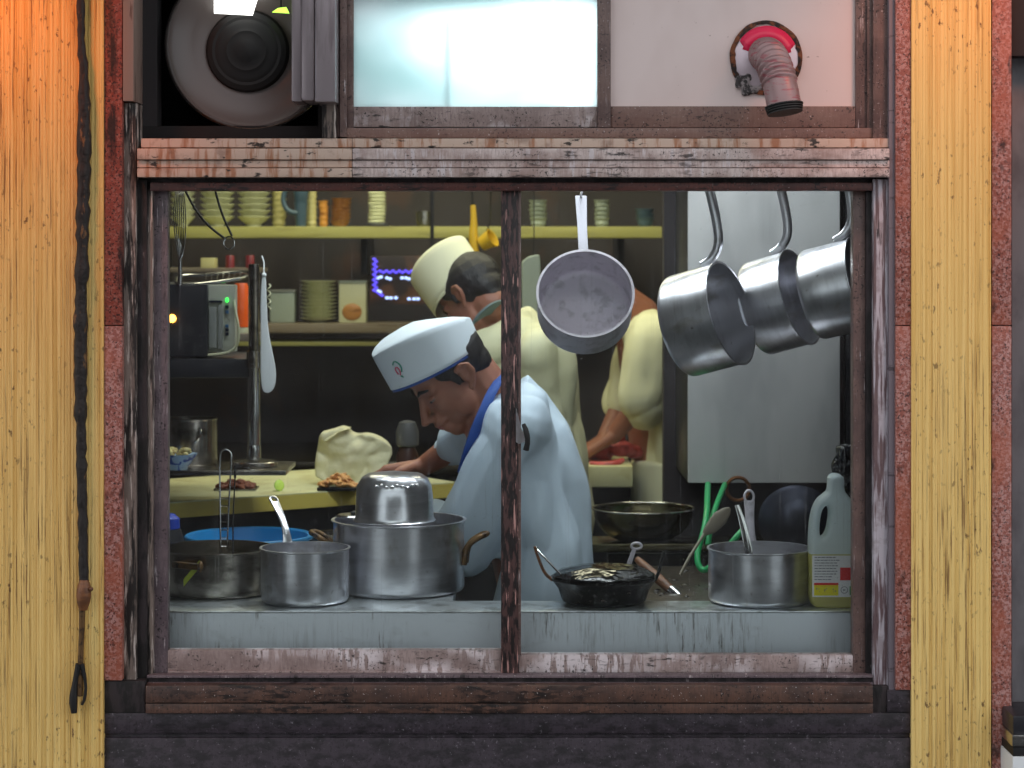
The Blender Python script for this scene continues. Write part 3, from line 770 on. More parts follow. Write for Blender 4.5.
# left pot, with dark lug handle
Mx = Matrix.Translation((P(216, 0, .36).x, .36, ZC))
t = thing('cooking_pot', 'wide steel pot with a lime painted reflection behind the small front saucepan', 'pot', M=Mx)
h2 = P(0, 547, .36).z - ZC
obj('body', pot_body(.122, h2, corner=.008), 'pot_dark', t, local=True)
b = B(); add_strap(b, [(-.075, -.098, h2 * .75), (-.058, -.128, h2 * .78), (-.018, -.140, h2 * .76)], .014, .01, (0, 0, 1)); add_ball(b, (-.014, -.140, h2 * .76), (.006, .009, .012)); obj('handle', b, 'handle_rust', t, local=True)
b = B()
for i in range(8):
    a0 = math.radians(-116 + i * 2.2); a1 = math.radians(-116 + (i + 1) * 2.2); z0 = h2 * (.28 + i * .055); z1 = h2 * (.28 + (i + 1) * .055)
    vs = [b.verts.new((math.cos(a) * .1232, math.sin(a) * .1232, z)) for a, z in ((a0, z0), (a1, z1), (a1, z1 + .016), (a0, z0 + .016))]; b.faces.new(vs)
obj('painted_reflection', b, 'reflection_lime', t, local=True, label='lime yellow painted reflection strip')  # yellow-green reflection on the pot, painted on as a lime strip
# long-handled strainer standing in the left pot
t = thing('wire_skimmer', 'tall wire handle of a skimmer standing in the wide steel pot', 'skimmer', P(224, 560, .34))
b = B()
add_tube(b, [P(221, 575, .34), P(220, 500, .34), P(219.5, 456, .34), P(222, 450, .34), P(227, 449, .34), P(231.5, 453, .34), P(231.5, 458, .34), P(229, 500, .34), P(226, 575, .34)], .0018, 8, smooth=2)
for k in range(9): y = 490 + k * 8; add_tube(b, [P(220.3, y, .34), P(229 - k * .25, y, .34)], .0012, 6)
obj('handle', b, 'steel_polished', t)
b = B(); add_lathe(b, [(.03, .0), (.045, .012), (.046, .014), (.044, .014), (.029, .002)], 24, Matrix.Translation(P(223, 592, .34))); obj('basket', b, 'steel', t)
t = thing('skewer', 'thin dark rod leaning behind the wire skimmer', 'rod', P(234, 545, .40)); b = B(); add_tube(b, [P(233, 570, .40), P(233, 520, .44), P(235, 478, .46)], .0016, 8); obj('shaft', b, 'rubber', t)
b = B(); add_tube(b, [P(235, 478, .46), P(235.3, 466, .467)], .0028, 8); obj('grip', b, 'rubber', t)
# stockpot with upturned pot
Mx = Matrix.Translation((P(399, 0, .385).x, .385, ZC)); h3 = P(0, 519, .385).z - ZC; r3 = .142
t = thing('stockpot', 'large aluminium stockpot with bronze side handles behind the small saucepan', 'pot', M=Mx)
obj('body', pot_body(r3, h3, lip=.005), 'aluminium', t, local=True)
for a in (-4, 176):
    A = Matrix.Rotation(math.radians(a), 4, 'Z'); b = B()
    add_tube(b, [A @ Vector(v) for v in ((r3, -.02, h3 - .095), (r3 + .006, -.02, h3 - .055), (r3 + .034, -.025, h3 - .035), (r3 + .05, -.012, h3 - .03), (r3 + .05, .012, h3 - .03), (r3 + .034, .025, h3 - .035), (r3 + .006, .02, h3 - .055), (r3, .02, h3 - .095))], [.008, .007, .006, .006, .006, .006, .007, .008], 10, smooth=2)
    obj('handle', b, 'handle_rust', t, local=True)
Mx = Matrix.Translation((P(395, 0, .37).x, .345, ZC + h3 + .0015)) @ Matrix.Rotation(math.radians(25), 4, 'Z')
t = thing('aluminium_bowl', 'dented aluminium basin lying upside down on top of the stockpot', 'bowl', M=Mx)
b = B(); prof = [(.087, 0), (.089, .0015), (.087, .003), (.0845, .01), (.083, .045), (.080, .068), (.072, .083), (.058, .0915), (.03, .094), (.001, .0945)]
prof = [(r_, z_ * 1.1) for r_, z_ in prof]
add_lathe(b, prof, 64, cap0=False)
for v in b.verts: v.co += Vector(v.co).normalized() * .0025 * noise.noise(v.co * 45)
q = obj('body', b, 'aluminium', t, local=True); sol = q.modifiers.new('thickness', 'SOLIDIFY'); sol.thickness = .0015
b = B()
for k in range(9): an = math.radians(-140 + k * 8); add_ball(b, (math.cos(an) * .0815, math.sin(an) * .0815, .082 + .003 * math.sin(k * 1.9)), (.005, .005, .0028))
obj('rim_dents', b, 'steel_polished', t, local=True)
t = thing('pan_lid', 'flat bright lid edge lying beside the upturned basin on the stockpot', 'lid', (P(345, 0, .4).x, .41, ZC + h3)); b = B()
add_lathe(b, [(.001, .004), (.05, .004), (.055, .001), (.055, .0), (.001, .002)], 32, Matrix.Translation((P(353, 0, .4).x, .43, ZC + h3 + .001)), sx=.7, sy=.7); obj('plate', b, 'steel', t)
b = B(); add_ball(b, (P(353, 0, .4).x, .43, ZC + h3 + .008), (.008, .008, .005)); obj('knob', b, 'rubber', t)
# blue tub
zt = P(0, 531, .60).z
Mx = Matrix.Translation((P(246, 0, .66).x, .76, ZC - .03))
t = thing('blue_basin', 'bright blue round plastic tub behind the pots', 'basin', M=Matrix.Translation((P(248, 0, .78).x, .80, ZC - .06)))
hb = P(0, 535.5, .8).z - (ZC - .06)
b = B(); add_lathe(b, [(.001, 0), (.115, 0), (.142, hb - .008), (.151, hb - .006), (.151, hb), (.139, hb), (.112, .004), (.001, .004)], 56); obj('body', b, 'plastic_blue', t, local=True)
b = B(); add_tube(b, [(.147 * math.cos(i * PI / 28), .147 * math.sin(i * PI / 28), hb - .001) for i in range(56)], .004, 8, closed=True); obj('rim', b, 'plastic_blue', t, local=True)
wt = thing('side_table', 'low dark bench carrying the blue tub between range and chopping counter', 'table', (-.6, .8, 0))
b = B(); add_box(b, (-1.3, .62, ZC - .09), (-.24, .945, ZC - .06), .002); obj('top', b, 'steel_top', wt)
for x in (-1.27, -.28):
    b = B(); add_box(b, (x, .75, 0), (x + .03, .8, ZC - .09), .002); obj('leg', b, 'steel', wt)
# small grey container right of tub
Mx = Matrix.Translation((P(324, 0, .7).x + .01, .73, ZC - .06))
t = thing('steel_tin', 'small round steel tin with a wire handle between blue tub and stockpot', 'tin', M=Matrix.Translation((P(332, 0, .89).x, .89, ZC - .06)))
ht_ = P(0, 532, .9).z - (ZC - .06)
obj('body', pot_body(.052, ht_, corner=.006, lip=.002), 'pot_dark', t, local=True)
b = B(); add_tube(b, [(-.03, -.05, ht_ - .02), (-.01, -.07, ht_ - .012), (.02, -.066, ht_ - .016), (.035, -.045, ht_ - .024)], .003, 8, smooth=2); obj('handle', b, 'steel', t, local=True)
# blue capped bottle at the extreme left
t = thing('squeeze_bottle', 'dark bottle with a rounded blue cap at the left edge behind the pots', 'bottle', M=Matrix.Translation((P(168, 0, .60).x - .005, .64, ZC - .06)))
hq = P(0, 520, .64).z - (ZC - .06)
b = B(); add_lathe(b, [(.001, 0), (.034, 0), (.036, .01), (.036, hq - .05), (.028, hq - .02), (.001, hq - .02)], 28); obj('body', b, 'machine_dark', t, local=True)
b = B(); add_lathe(b, [(.024, hq - .02), (.026, hq - .018), (.025, hq + .004), (.014, hq + .014), (.001, hq + .016)], 28); obj('cap', b, 'plastic_dark_blue', t, local=True)

# right saucepan with tongs
Mx = Matrix.Translation((P(759.5, 0, .225).x, .225, ZC)) @ Matrix.Rotation(math.radians(94), 4, 'Z'); h4 = P(0, 547.5, .225).z - ZC
saucepan('wide aluminium saucepan beside the detergent bottle, tongs inside', Mx, .1075, h4, 'aluminium', [(.109, h4 - .015), (.112, h4 + .02), (.118, h4 + .055), (.123, h4 + .085)], .024, hm='aluminium_dull')
t = thing('steel_tongs', 'steel tongs leaning inside the wide saucepan next to the bottle', 'tongs', P(750, 560, .27))
b = B(); add_strap(b, [P(751, 590, .25), P(747, 550, .25), P(741, 520, .26), P(737, 505, .265)], .010, .003, (1, 0, .2)); obj('arm', b, 'steel_polished', t)
b = B(); add_strap(b, [P(756, 592, .24), P(751, 550, .235), P(744, 520, .25), P(738, 505, .262)], .008, .003, (1, 0, .2)); obj('arm', b, 'steel', t)
# hanging pans
def hook(t, p):
    b = B(); c = Vector((p.x, .33, 1.80)); add_tube(b, [p - Vector((0, 0, .008)), p + Vector((0, -.008, .012)), c + Vector((0, -.014, 0)), c + Vector((0, -.004, .013)), c + Vector((0, .012, .008))], .003, 8, smooth=2)
    obj('hook', b, 'steel', t); return t
def handle_up(r, h, ext): return [(r + .003, h - .034), (r + .010, h - .012), (r + .034, h + .012), (r + .085, h + .020), (r + ext, h + .022)]
def hangpot(label, base, rim, Yr, r, out, hlen, m='aluminium'):
    rc = P(rim[0], rim[1], Yr)
    s = S(Yr); v = Vector(((rim[0] - base[0]) * s, 0, -(rim[1] - base[1]) * s))
    h = v.length / math.sqrt(1 - out * out); ax = Vector((v.x, -out * h, v.z)).normalized()
    M = frame(rc - ax * h, ax, (-.02, 0, 1))
    pth = handle_up(r, h, hlen)
    return hook(saucepan(label, M, r, h, m, pth, .021, group=None, ht=.016, ring=False), M @ Vector((pth[-1][0], 0, pth[-1][1]))), M, h
hangpot('leftmost of the three saucepans hanging sideways, opening toward the grey cabinet', (682, 328), (731, 313), .22, .110, .46, .175)
hangpot('middle one of the three saucepans hanging sideways, partly covered by its neighbour', (759, 310), (800, 297), .36, .104, .46, .17)
hangpot('saucepan hanging sideways nearest the window edge, dark inside', (814, 296), (862, 283), .22, .097, .40, .165)
rc = P(585.5, 293, .22); ax = Vector((0, -.885, .466)).normalized(); M = frame(rc - ax * .098, ax, (0, 0, 1))
td = saucepan('round aluminium saucepan hanging by its handle with the inside facing out', M, .1005, .098, 'aluminium_dull', [(.102, .066), (.106, .05), (.13, .03), (.17, .0), (.235, -.035), (.330, -.078)], .026, ring=False, hm='handle_grey')
hook(td, M @ Vector((.326, 0, -.076)))
t = thing('hanging_rail', 'steel rail above the window from which the saucepans hang', 'rail', (.3, .3, 1.80))
b = B(); add_tube(b, [(-.95, .33, 1.80), (1.29, .33, 1.80)], .008, 12); obj('bar', b, 'steel', t)
for x in (-.9, 0.0, 1.2):
    b = B(); add_tube(b, [(x, .33, 1.80), (x, .33, 2.5)], .006, 8); obj('hanger', b, 'steel', t)

# black skillet with wrinkled lid
Mx = Matrix.Translation((P(604, 0, .21).x, .215, ZC))
t = thing('frying_pan', 'black iron pan with a glossy wrinkled lid on the ledge', 'pan', M=Mx)
b = B(); add_lathe(b, [(.001, 0), (.078, 0), (.088, .006), (.096, .030), (.108, .046), (.113, .050), (.113, .053), (.104, .053), (.09, .03), (.08, .006), (.001, .004)], 56); obj('body', b, 'iron_black', t, local=True)
b = B(); add_lathe(b, [(.106, .0535), (.107, .058), (.095, .066), (.07, .073), (.04, .077), (.001, .078)], 72, cap0=True)
bmesh.ops.subdivide_edges(b, edges=b.edges[:], cuts=2, use_grid_fill=True)
for v in b.verts: v.co.z += .0035 * noise.noise(v.co * 32); v.co += Vector((v.co.x, v.co.y, 0)).normalized() * .003 * noise.noise(v.co * 40 + Vector((5, 2, 1))) if v.co.length > .06 else Vector()
obj('lid', b, 'iron_lid', t, local=True, angle=180)
b = B(); add_strap(b, [(-.108, -.01, .048), (-.125, -.01, .062), (-.138, -.012, .095), (-.145, -.012, .118)], .016, .006, (0, 1, 0)); obj('handle', b, 'wood_brown', t, local=True)
b = B(); add_strap(b, [(.108, .0, .048), (.114, .0, .06), (.120, .0, .085), (.126, 0, .106)], .014, .006, (0, 1, 0)); obj('handle', b, 'rubber', t, local=True)
t = thing('metal_skewer', 'thin steel rod leaning across the black pan', 'rod', P(548, 562, .2)); b = B(); add_tube(b, [P(561, 575, .16), P(548, 561, .19), P(536.5, 549, .22)], .0022, 8); obj('shaft', b, 'steel_polished', t)
b = B(); add_ball(b, P(536, 548.5, .22), .004); obj('tip', b, 'steel_polished', t)
t = thing('ladle', 'pale metal ladle handle standing up behind the black pan', 'ladle', P(625, 590, .36))
b = B(); add_strap(b, [P(620, 594, .37), P(626, 574, .36), P(631, 558, .36), P(634.5, 549, .36)], .016, .004, (1, 0, .3), widths=[.012, .014, .012, .012])
c = P(636.5, 546, .36); add_tube(b, [c + Vector((math.cos(i * PI / 9) * .011, 0, math.sin(i * PI / 9) * .0065)) for i in range(18)], .0028, 8, closed=True); obj('handle', b, 'aluminium_dull', t)
b = B(); add_lathe(b, [(.004, 0), (.02, .002), (.028, .014), (.029, .016), (.026, .014), (.018, .004), (.004, .003)], 24, Matrix.Translation((P(618, 0, .38).x, .385, ZC))); obj('cup', b, 'aluminium_dull', t)
t = thing('wooden_handle_brush', 'brown wooden tool handle with a metal end lying on the stove behind the black pan', 'tool', P(665, 590, .4))
b = B(); add_tube(b, [P(637, 559, .46), P(645, 567, .44), P(660, 580, .40), P(672, 591, .37)], [.007, .011, .0115, .010], 14, smooth=1); obj('grip', b, 'wood_brown', t)
b = B(); add_tube(b, [P(671, 590, .372), P(676, 594, .36), P(684, 600, .34)], [.0115, .0105, .005], 14); obj('ferrule', b, 'steel', t)
# mixing bowl
Mx = Matrix.Translation((P(644.5, 0, .9).x, .955, ZS))
t = thing('mixing_bowl', 'wide brassy steel mixing bowl on the shelf behind the black pan', 'bowl', M=Mx)
b = B(); hb = P(0, 508.5, .955).z - ZS
pr = [(.001, 0), (.05, 0)] + [(.05 + .072 * math.sin(u * PI / 2) ** .9, hb * (1 - math.cos(u * PI / 2)) ** .85) for u in (.2, .4, .6, .8, .93, 1)]
pr += [(.126, hb), (.126, hb + .002), (.119, hb + .001)] + [(.048 + .071 * math.sin(u * PI / 2) ** .9, .002 + hb * (1 - math.cos(u * PI / 2)) ** .85) for u in (.93, .8, .6, .4, .2)] + [(.001, .003)]
add_lathe(b, pr, 64); obj('body', b, 'bowl_bronze', t, local=True)
b = B(); add_tube(b, [(.1245 * math.cos(i * PI / 32), .1245 * math.sin(i * PI / 32), hb + .001) for i in range(64)], .0022, 8, closed=True); obj('rim', b, 'steel_polished', t, local=True)
# green hose
b = B(); add_tube(b, [P(708, 484.5, 1.0), P(707.5, 493, .80), P(707, 515, .65), P(703, 535, .62), P(697.5, 551, .60), P(697.5, 564, .58), P(703, 571.5, .57), P(711, 567, .56), P(724, 552, .56), P(740, 533, .56), P(748, 525, .6)], .0072, 12, smooth=3)
add_tube(b, [P(725, 484.5, 1.0), P(719, 498, .80), P(711, 520, .69), P(708, 545, .66)], .0068, 12, smooth=2)
obj('garden_hose', b, 'plastic_green', label='green rubber hose looping down below the grey cabinet', cat='hose')
t = thing('wooden_spatula', 'greyish wooden paddle crossing the green hose', 'spatula', P(700, 560, .52))
b = B(); add_loft(b, [(P(730, 508, .54), (.002, 0, -.002), (0, .002, 0)), (P(727, 511, .54), (.0075, 0, -.0075), (0, .003, 0)), (P(720, 518, .54), (.0125, 0, -.0125), (0, .003, 0)), (P(711, 528, .53), (.010, 0, -.010), (0, .003, 0)), (P(704, 534, .53), (.004, 0, -.004), (0, .003, 0))], 16); obj('blade', b, 'wood_grey', t)
b = B(); add_tube(b, [P(704.5, 533.5, .53), P(690, 556, .50), P(680, 575, .48)], .0035, 8); obj('handle', b, 'wood_grey', t)
b = B(); add_tube(b, [P(738 + 11.5 * math.cos(i * PI / 12), 489 + 11.5 * math.sin(i * PI / 12), .99) for i in range(24)], .0045, 8, closed=True)
obj('copper_ring', b, 'copper', label='brown coppery ring hanging under the grey cabinet', cat='ring')
# dark wok leaning at the back
M = frame(P(800, 545, .62), (0, -.5, .87), (1, 0, 0)); M = frame(P(796, 548, .66) - Vector((0, 0, .0)), (.25, .9, .35), (1, 0, 0))
t = thing('wok', 'dark wok leaning on its side behind the saucepan and the bottle', 'wok', M=frame(P(796, 530, .58), (.2, .93, .25), (1, 0, 0)))
b = B(); add_lathe(b, [(.001, 0), (.04, .006), (.07, .022), (.088, .045), (.09, .046), (.07, .026), (.04, .009), (.001, .003)], 40); obj('body', b, 'machine_gloss' if 'machine_gloss' in MATS else mat('machine_gloss', C(70, 72, 84), .3, .8) and 'machine_gloss', t, local=True)
b = B(); add_strap(b, [(.085, 0, .045), (.12, 0, .05), (.16, 0, .05)], .02, .008, (0, 1, 0)); obj('handle', b, 'wood_brown', t, local=True)

# detergent bottle
lvl = .135
plastic_bottle('bottle_plastic', P(0, 553, .15).z - ZC)
Yo = .155
def bp(x, y):
    q = P(680 + x / 4.267, 450 + y / 4.267, Yo - .03); return (q.x, q.z)
cxb = 676
outer = [(640, 118), (705, 118), (705, 190), (722, 208), (752, 250), (775, 300), (790, 380), (794, 440), (792, 560), (793, 650), (782, 682), (750, 690), (600, 690), (570, 682), (557, 650), (558, 560), (556, 440), (558, 370), (566, 290), (588, 232), (622, 205), (640, 190)]
hole = [(632, 248), (645, 275), (640, 330), (628, 375), (608, 394), (598, 370), (601, 310), (612, 265)]
oo = smooth_poly([bp(*p) for p in outer], 2); hh = smooth_poly([bp(*p) for p in hole], 2)
zb = min(z for x, z in oo); oo = [(x, z - zb + .012) for x, z in oo]; hh = [(x, z - zb + .012) for x, z in hh]
def inset(poly, d):
    cx = sum(p[0] for p in poly) / len(poly); cz = sum(p[1] for p in poly) / len(poly)
    return poly
x0 = sum(p[0] for p in oo) / len(oo)
t = thing('detergent_bottle', 'translucent plastic jug of yellow liquid with a white, red and yellow label', 'bottle', (x0, Yo, ZC))
b = from_curve('bottle', [oo, list(reversed(hh))], .016, .010, Matrix.Translation((0, Yo, ZC - .0)) @ Matrix.Rotation(PI / 2, 4, 'X'), 4)
zmin = min(v.co.z for v in b.verts)
for v in b.verts: v.co.z -= (zmin - ZC)
zneck = P(0, 497, Yo).z
b2 = B()
obj('body', b, 'bottle_plastic', t, angle=60, recenter=False)
ob = t.children[0]
me = ob.data; me.transform(Matrix.Translation((0, 0, 0)))
for i in range(3):
    b = B(); y = 480 + i * 5
    q = P(837.8, y, Yo - .03)
    add_lathe(b, [(.0150, 0), (.0172, .002), (.0150, .004)], 24, Matrix.Translation((q.x, Yo, q.z)), sy=1.5); obj('neck_ring', b, 'plastic_white', t)
yl = Yo - .0265
def lab(name, px0, px1, py0, py1, m, dy=0.0, parent=None):
    b = B(); a0 = P(px0, py0, yl); a1 = P(px1, py1, yl); add_box(b, (a0.x, yl - .0006 - dy, a0.z), (a1.x, yl + .0002 - dy, a1.z)); return obj(name, b, m, parent or t, smooth=False)
LB = lab('front_label', 812.2, 860, 555.5, 597, 'label_white', .0005)
lab('red_square', 840, 853.4, 567.5, 580.2, 'label_red', .0012, LB)
lab('hazard_panel', 814, 838.3, 584.5, 595.5, 'label_yellow', .0012, LB)
lab('red_strip', 814, 838.3, 582.8, 585, 'label_red', .0014, LB)
rnd = random.Random(11)
b = B()
for k in range(9):
    y = 557 + k * 2.75; x = 814.5
    while x < (836 if k < 7 else 829):
        wd = rnd.uniform(1.2, 4); a0 = P(x, y, yl); a1 = P(x + wd, y + .8, yl); add_box(b, (a0.x, yl - .002, a0.z), (a1.x, yl - .0005, a1.z)); x += wd + .8
for k, xx in enumerate((817, 824.5, 833)):
    for q in range(5): a0 = P(xx + rnd.uniform(-1, 2), 588 + rnd.uniform(0, 4.5), yl); add_box(b, (a0.x, yl - .0024, a0.z), (a0.x + .0018, yl - .0005, a0.z + .0014))
obj('small_print', b, 'label_ink', LB, smooth=False)
b = B(); cc = P(844.3, 590, yl - .002); add_tube(b, [cc + Vector((math.cos(i * PI / 10) * .0068, 0, math.sin(i * PI / 10) * .0068)) for i in range(20)], .0006, 6, closed=True); add_box(b, cc + Vector((-.003, -.0003, -.001)), cc + Vector((.002, .0003, .001))); obj('round_mark', b, 'label_ink', LB)
lab('green_mark', 849.5, 853, 586, 595, 'plastic_green', .0014, LB)
# black bag above the bottle
b = B(); add_tube(b, [P(851, 455, .34), P(853, 320, .34), P(853, 179, .33)], .004, 8)
for (x, y, rx, rz) in ((843, 452, .018, .02), (846, 462, .022, .03), (841, 468, .02, .025), (850, 474, .02, .03), (845, 485, .022, .03), (852, 500, .02, .04)): add_ball(b, P(x, y, .34), (rx, .03, rz))
for v in b.verts: v.co += Vector((noise.noise(v.co * 30), 0, noise.noise(v.co * 34 + Vector((3, 3, 3))))) * .012
obj('plastic_bag', b, 'bag_black', remesh=.004, sm=2, angle=180, label='crumpled black plastic bag hanging above the detergent bottle', cat='bag')
# grey cabinet
t = thing('wall_cabinet', 'large plain grey metal cabinet behind the hanging saucepans', 'cabinet', P(764, 483, 1.0))
a0 = P(688, 483, 1.0); a1 = P(840, 150, 1.0)
b = B(); add_box(b, (a0.x, 1.012, a0.z), (a1.x, 1.42, 2.1), .003); obj('body', b, 'machine_dark', t)
b = B(); add_box(b, (a0.x, 1.0, a0.z), (a1.x, 1.012, 2.1), .003); obj('door', b, 'panel_grey', t)
t = thing('steel_post', 'dark upright steel post beside the grey cabinet and window edge', 'post', P(852, 600, .7))
b = B(); add_box(b, (P(845, 0, 1.05).x, 1.04, 0), (P(852, 0, 1.05).x, 1.07, 2.5), .002); obj('shaft', b, 'machine_dark', t)
b = B(); add_box(b, (P(843, 0, 1.05).x, 1.03, 0), (P(856, 0, 1.05).x, 1.09, .01), .002); obj('foot_plate', b, 'machine_dark', t)

# ------------------------------------------------------------------ left machine, pole, grates
t = thing('rice_machine', 'dark kitchen machine with a cream control panel by the left window edge', 'appliance', P(190, 360, 1.05))
a0, a1 = P(150, 357, 1.02), P(207.5, 284, 1.02)
b = B(); add_box(b, (-1.0, 1.02, a0.z), (a1.x, 1.38, a1.z), .004); obj('housing', b, 'machine_dark', t)
q0, q1 = P(207.5, 352, 1.04), P(235, 285, 1.04)
b = B(); add_box(b, (q0.x, 1.04, q0.z), (q1.x, 1.09, q1.z), .003); cp = obj('control_panel', b, 'panel_cream', t, label='cream control panel')
b = B(); pbox(209, 216.5, 307, 348, 1.032, 1.045, .001, b); pbox(218, 223, 305, 349, 1.034, 1.045, .001, b); obj('inset', b, 'panel_inset', cp)
b = B(); pbox(209, 222, 300.5, 302.5, 1.035, 1.045, 0, b); obj('slot', b, 'button_dark', cp)
b = B(); add_ball(b, P(227, 300, 1.035), (.0045, .002, .006)); obj('green_light', b, 'led_green', cp)
for k, (y, m) in enumerate(((307, 'button_dark'), (312, 'button_blue'), (326, 'button_blue'), (330, 'button_dark'), (334, 'button_dark'))):
    b = B(); pbox(225.3, 228.5, y - 1.6, y + 1.6, 1.034, 1.045, .0008, b); obj('button', b, m, cp)
b = B(); add_ball(b, P(172, 318.5, 1.012), (.010, .006, .010)); obj('indicator_lamp', b, 'led_amber', t, label='glowing orange indicator lamp')
b = B(); add_tube(b, [P(208, 355, 1.02), P(222, 354, 1.02), P(233, 351, 1.02), P(239, 341, 1.02), P(238.5, 325, 1.02), P(235, 310, 1.03), P(234, 296, 1.05)], .0036, 10, smooth=2); obj('cable', b, 'plastic_cream', t)
b = B(); add_box(b, (-1.0, 1.0, a0.z - .05), (P(255, 0, 1.0).x, 1.4, a0.z - .004), .003); obj('bracket_shelf', b, 'machine_dark', t)
# wire rack above
t = thing('wire_rack', 'grey wire grill rack lying on top of the dark machine', 'rack', P(210, 286, 1.0))
b = B(); pl = [P(176, 285, .98), P(206, 284, .98), P(251, 277, 1.0), P(252, 271, 1.2), P(206, 275, 1.2), P(176, 276, 1.2)]
zz = [p.z for p in pl]
add_tube(b, pl, .004, 8, closed=True, smooth=1)
obj('rim', b, 'steel', t)
b = B()
for k in range(9): u = k / 8; add_tube(b, [pl[1].lerp(pl[2], u) , pl[4].lerp(pl[3], u)], .0016, 6)
obj('wires', b, 'steel', t)
# orange canister behind
t = thing('orange_canister', 'orange plastic canister between the machine and the steel pole', 'canister', P(241, 332, 1.35))
b = B(); c = P(241, 327, 1.45); add_lathe(b, [(.001, 0), (.018, 0), (.019, .004), (.019, .108), (.015, .116), (.001, .116)], 24, Matrix.Translation(c)); obj('body', b, 'plastic_orange', t)
b = B(); c = P(241, 333, 1.45); add_lathe(b, [(.020, 0), (.021, .002), (.021, .014), (.001, .015)], 24, Matrix.Translation(c)); obj('base', b, 'plastic_cream', t)
c = P(241, 333, 1.45)
b = B(); add_box(b, (-1.5, 1.40, c.z - .02), (P(262, 0, 1.45).x, 1.52, c.z), .002); obj('small_shelf', b, 'shelf_dark', label='short dark shelf behind the left machine carrying the orange canister', cat='shelf')
# pole
t = thing('steel_pole', 'shiny vertical steel pole with collars standing left of the white paddle', 'pole', P(254, 465, .98))
xp = P(254, 0, .98).x
def cyl(name, r, y0, y1, m, n=28, par=None):
    b = B(); z0, z1 = P(0, y0, .98).z, P(0, y1, .98).z
    add_lathe(b, [(.001, z0), (r * .96, z0), (r, z0 + .002), (r, z1 - .002), (r * .96, z1), (.001, z1)], n, Matrix.Translation((xp, .98, 0))); return obj(name, b, m, par or t)
cyl('upper_tube', .0135, 352, 264, 'pot_dark'); cyl('lower_tube', .0155, 446, 352, 'steel'); cyl('collar', .0185, 368, 351, 'pot_dark'); cyl('base_collar', .017, 460, 445, 'steel'); cyl('base_plate', .058, 466, 461, 'pot_dark')
zsh = P(0, 466.5, .98).z
t = thing('pot_shelf', 'dark metal shelf bearing the steel pot and the pole at far left', 'shelf', (-.75, .98, zsh))
b = B(); add_box(b, (-1.5, .88, zsh - .012), (P(290, 0, .98).x, 1.12, zsh), .002); obj('board', b, 'pot_dark', t)
# steel pot back-left
t = thing('steel_pot', 'tall square-edged steel pot on the dark shelf at far left', 'pot', M=Matrix.Translation((P(190, 0, 1.02).x, 1.03, zsh)))
hp = P(0, 418, 1.03).z - zsh
obj('body', pot_body(.066, hp, corner=.006, lip=.002), 'pot_dark', t, local=True)
b = B(); add_tube(b, [(.03, -.06, hp - .02), (.036, -.072, hp - .03), (.03, -.072, hp - .045), (.02, -.066, hp - .055)], .003, 8, smooth=1); obj('handle', b, 'steel', t, local=True)
t = thing('china_bowl', 'blue and white china bowl of food in front of the tall steel pot', 'bowl', M=Matrix.Translation((P(177, 0, .92).x, .908, zsh)))
b = B(); add_lathe(b, [(.001, 0), (.026, 0), (.03, .008), (.05, .036), (.051, .038), (.048, .037), (.026, .009), (.001, .008)], 36); obj('body', b, mat('bowl_pale_blue', C(170, 190, 206), .25, layers=[(C(50, 70, 150), (50, 50, 50), .55, .6, 2, .9)]) and 'bowl_pale_blue', t, local=True)
b = B()
for i in range(16): add_ball(b, (random.uniform(-.03, .025), random.uniform(-.02, .02), random.uniform(.034, .048)), (random.uniform(.006, .014), .006, .006))
obj('food', b, 'food_yellow', t, local=True)
# white paddle
t = thing('white_paddle', 'long white plastic paddle hanging beside the steel pole', 'paddle', P(268, 393, .93))
b = from_curve('paddle', [smooth_poly([((x - 268) * S(.93), -(y - 393) * S(.93)) for x, y in ((262, 275), (266, 276), (266.5, 300), (268, 330), (272, 350), (276.5, 372), (275, 388), (268, 394), (261.5, 390), (260.5, 365), (260.8, 330), (260.5, 300))], 2)], .002, .0015, Matrix.Translation(P(268, 393, .93)) @ Matrix.Rotation(PI / 2, 4, 'X'))
obj('blade', b, 'plastic_white', t)
b = B(); add_ball(b, P(264, 275, .93), .006); add_tube(b, [P(264, 275, .93), P(264, 262, .95), P(262, 256, .96)], .0015, 6); obj('hook', b, 'plastic_white', t)
# spring clip / coil behind the paddle
b = B(); add_tube(b, [P(269 + 1.6 * math.sin(i * .9), 284 + i * 1.1, 1.1 + .004 * math.cos(i * .9)) for i in range(24)], .0018, 6)
obj('beaded_cord', b, 'plastic_cream', label='cream beaded cord hanging just behind the white paddle', cat='cord')
# tongs hanging at the upper left
t = thing('hanging_tongs', 'black-armed tongs hanging open from a ring at the top left of the kitchen', 'tongs', P(228, 243, .35))
b = B(); add_tube(b, [P(178, 179, .335), P(183, 186, .35), P(194, 208, .35), P(208, 226, .35), P(224, 238, .35)], .0026, 8, smooth=2); obj('arm', b, 'rubber', t)
b = B(); add_tube(b, [P(212, 179, .335), P(215, 190, .35), P(222, 215, .35), P(232, 236, .35)], .0026, 8, smooth=2); obj('arm', b, 'rubber', t)
b = B(); add_tube(b, [P(229 + 5.4 * math.cos(i * PI / 10), 243 + 6.4 * math.sin(i * PI / 10), .35) for i in range(20)], .0017, 8, closed=True); obj('ring', b, 'steel_polished', t)
b = B()
for k in range(7): add_tube(b, [P(176 + 1.2 * k, 179, .335), P(176 + 1.2 * k, 190, .38 + .006 * k), P(173 + 2.2 * k, 215, .4 + .004 * k), P(176 + 1.5 * k, 245, .4), P(180, 262, .4)], .0012, 6, smooth=2)
wh = thing('whisk', 'thin wire whisk hanging at the very top left behind the glass', 'whisk', P(180, 275, .4)); obj('wires', b, 'steel_polished', wh)
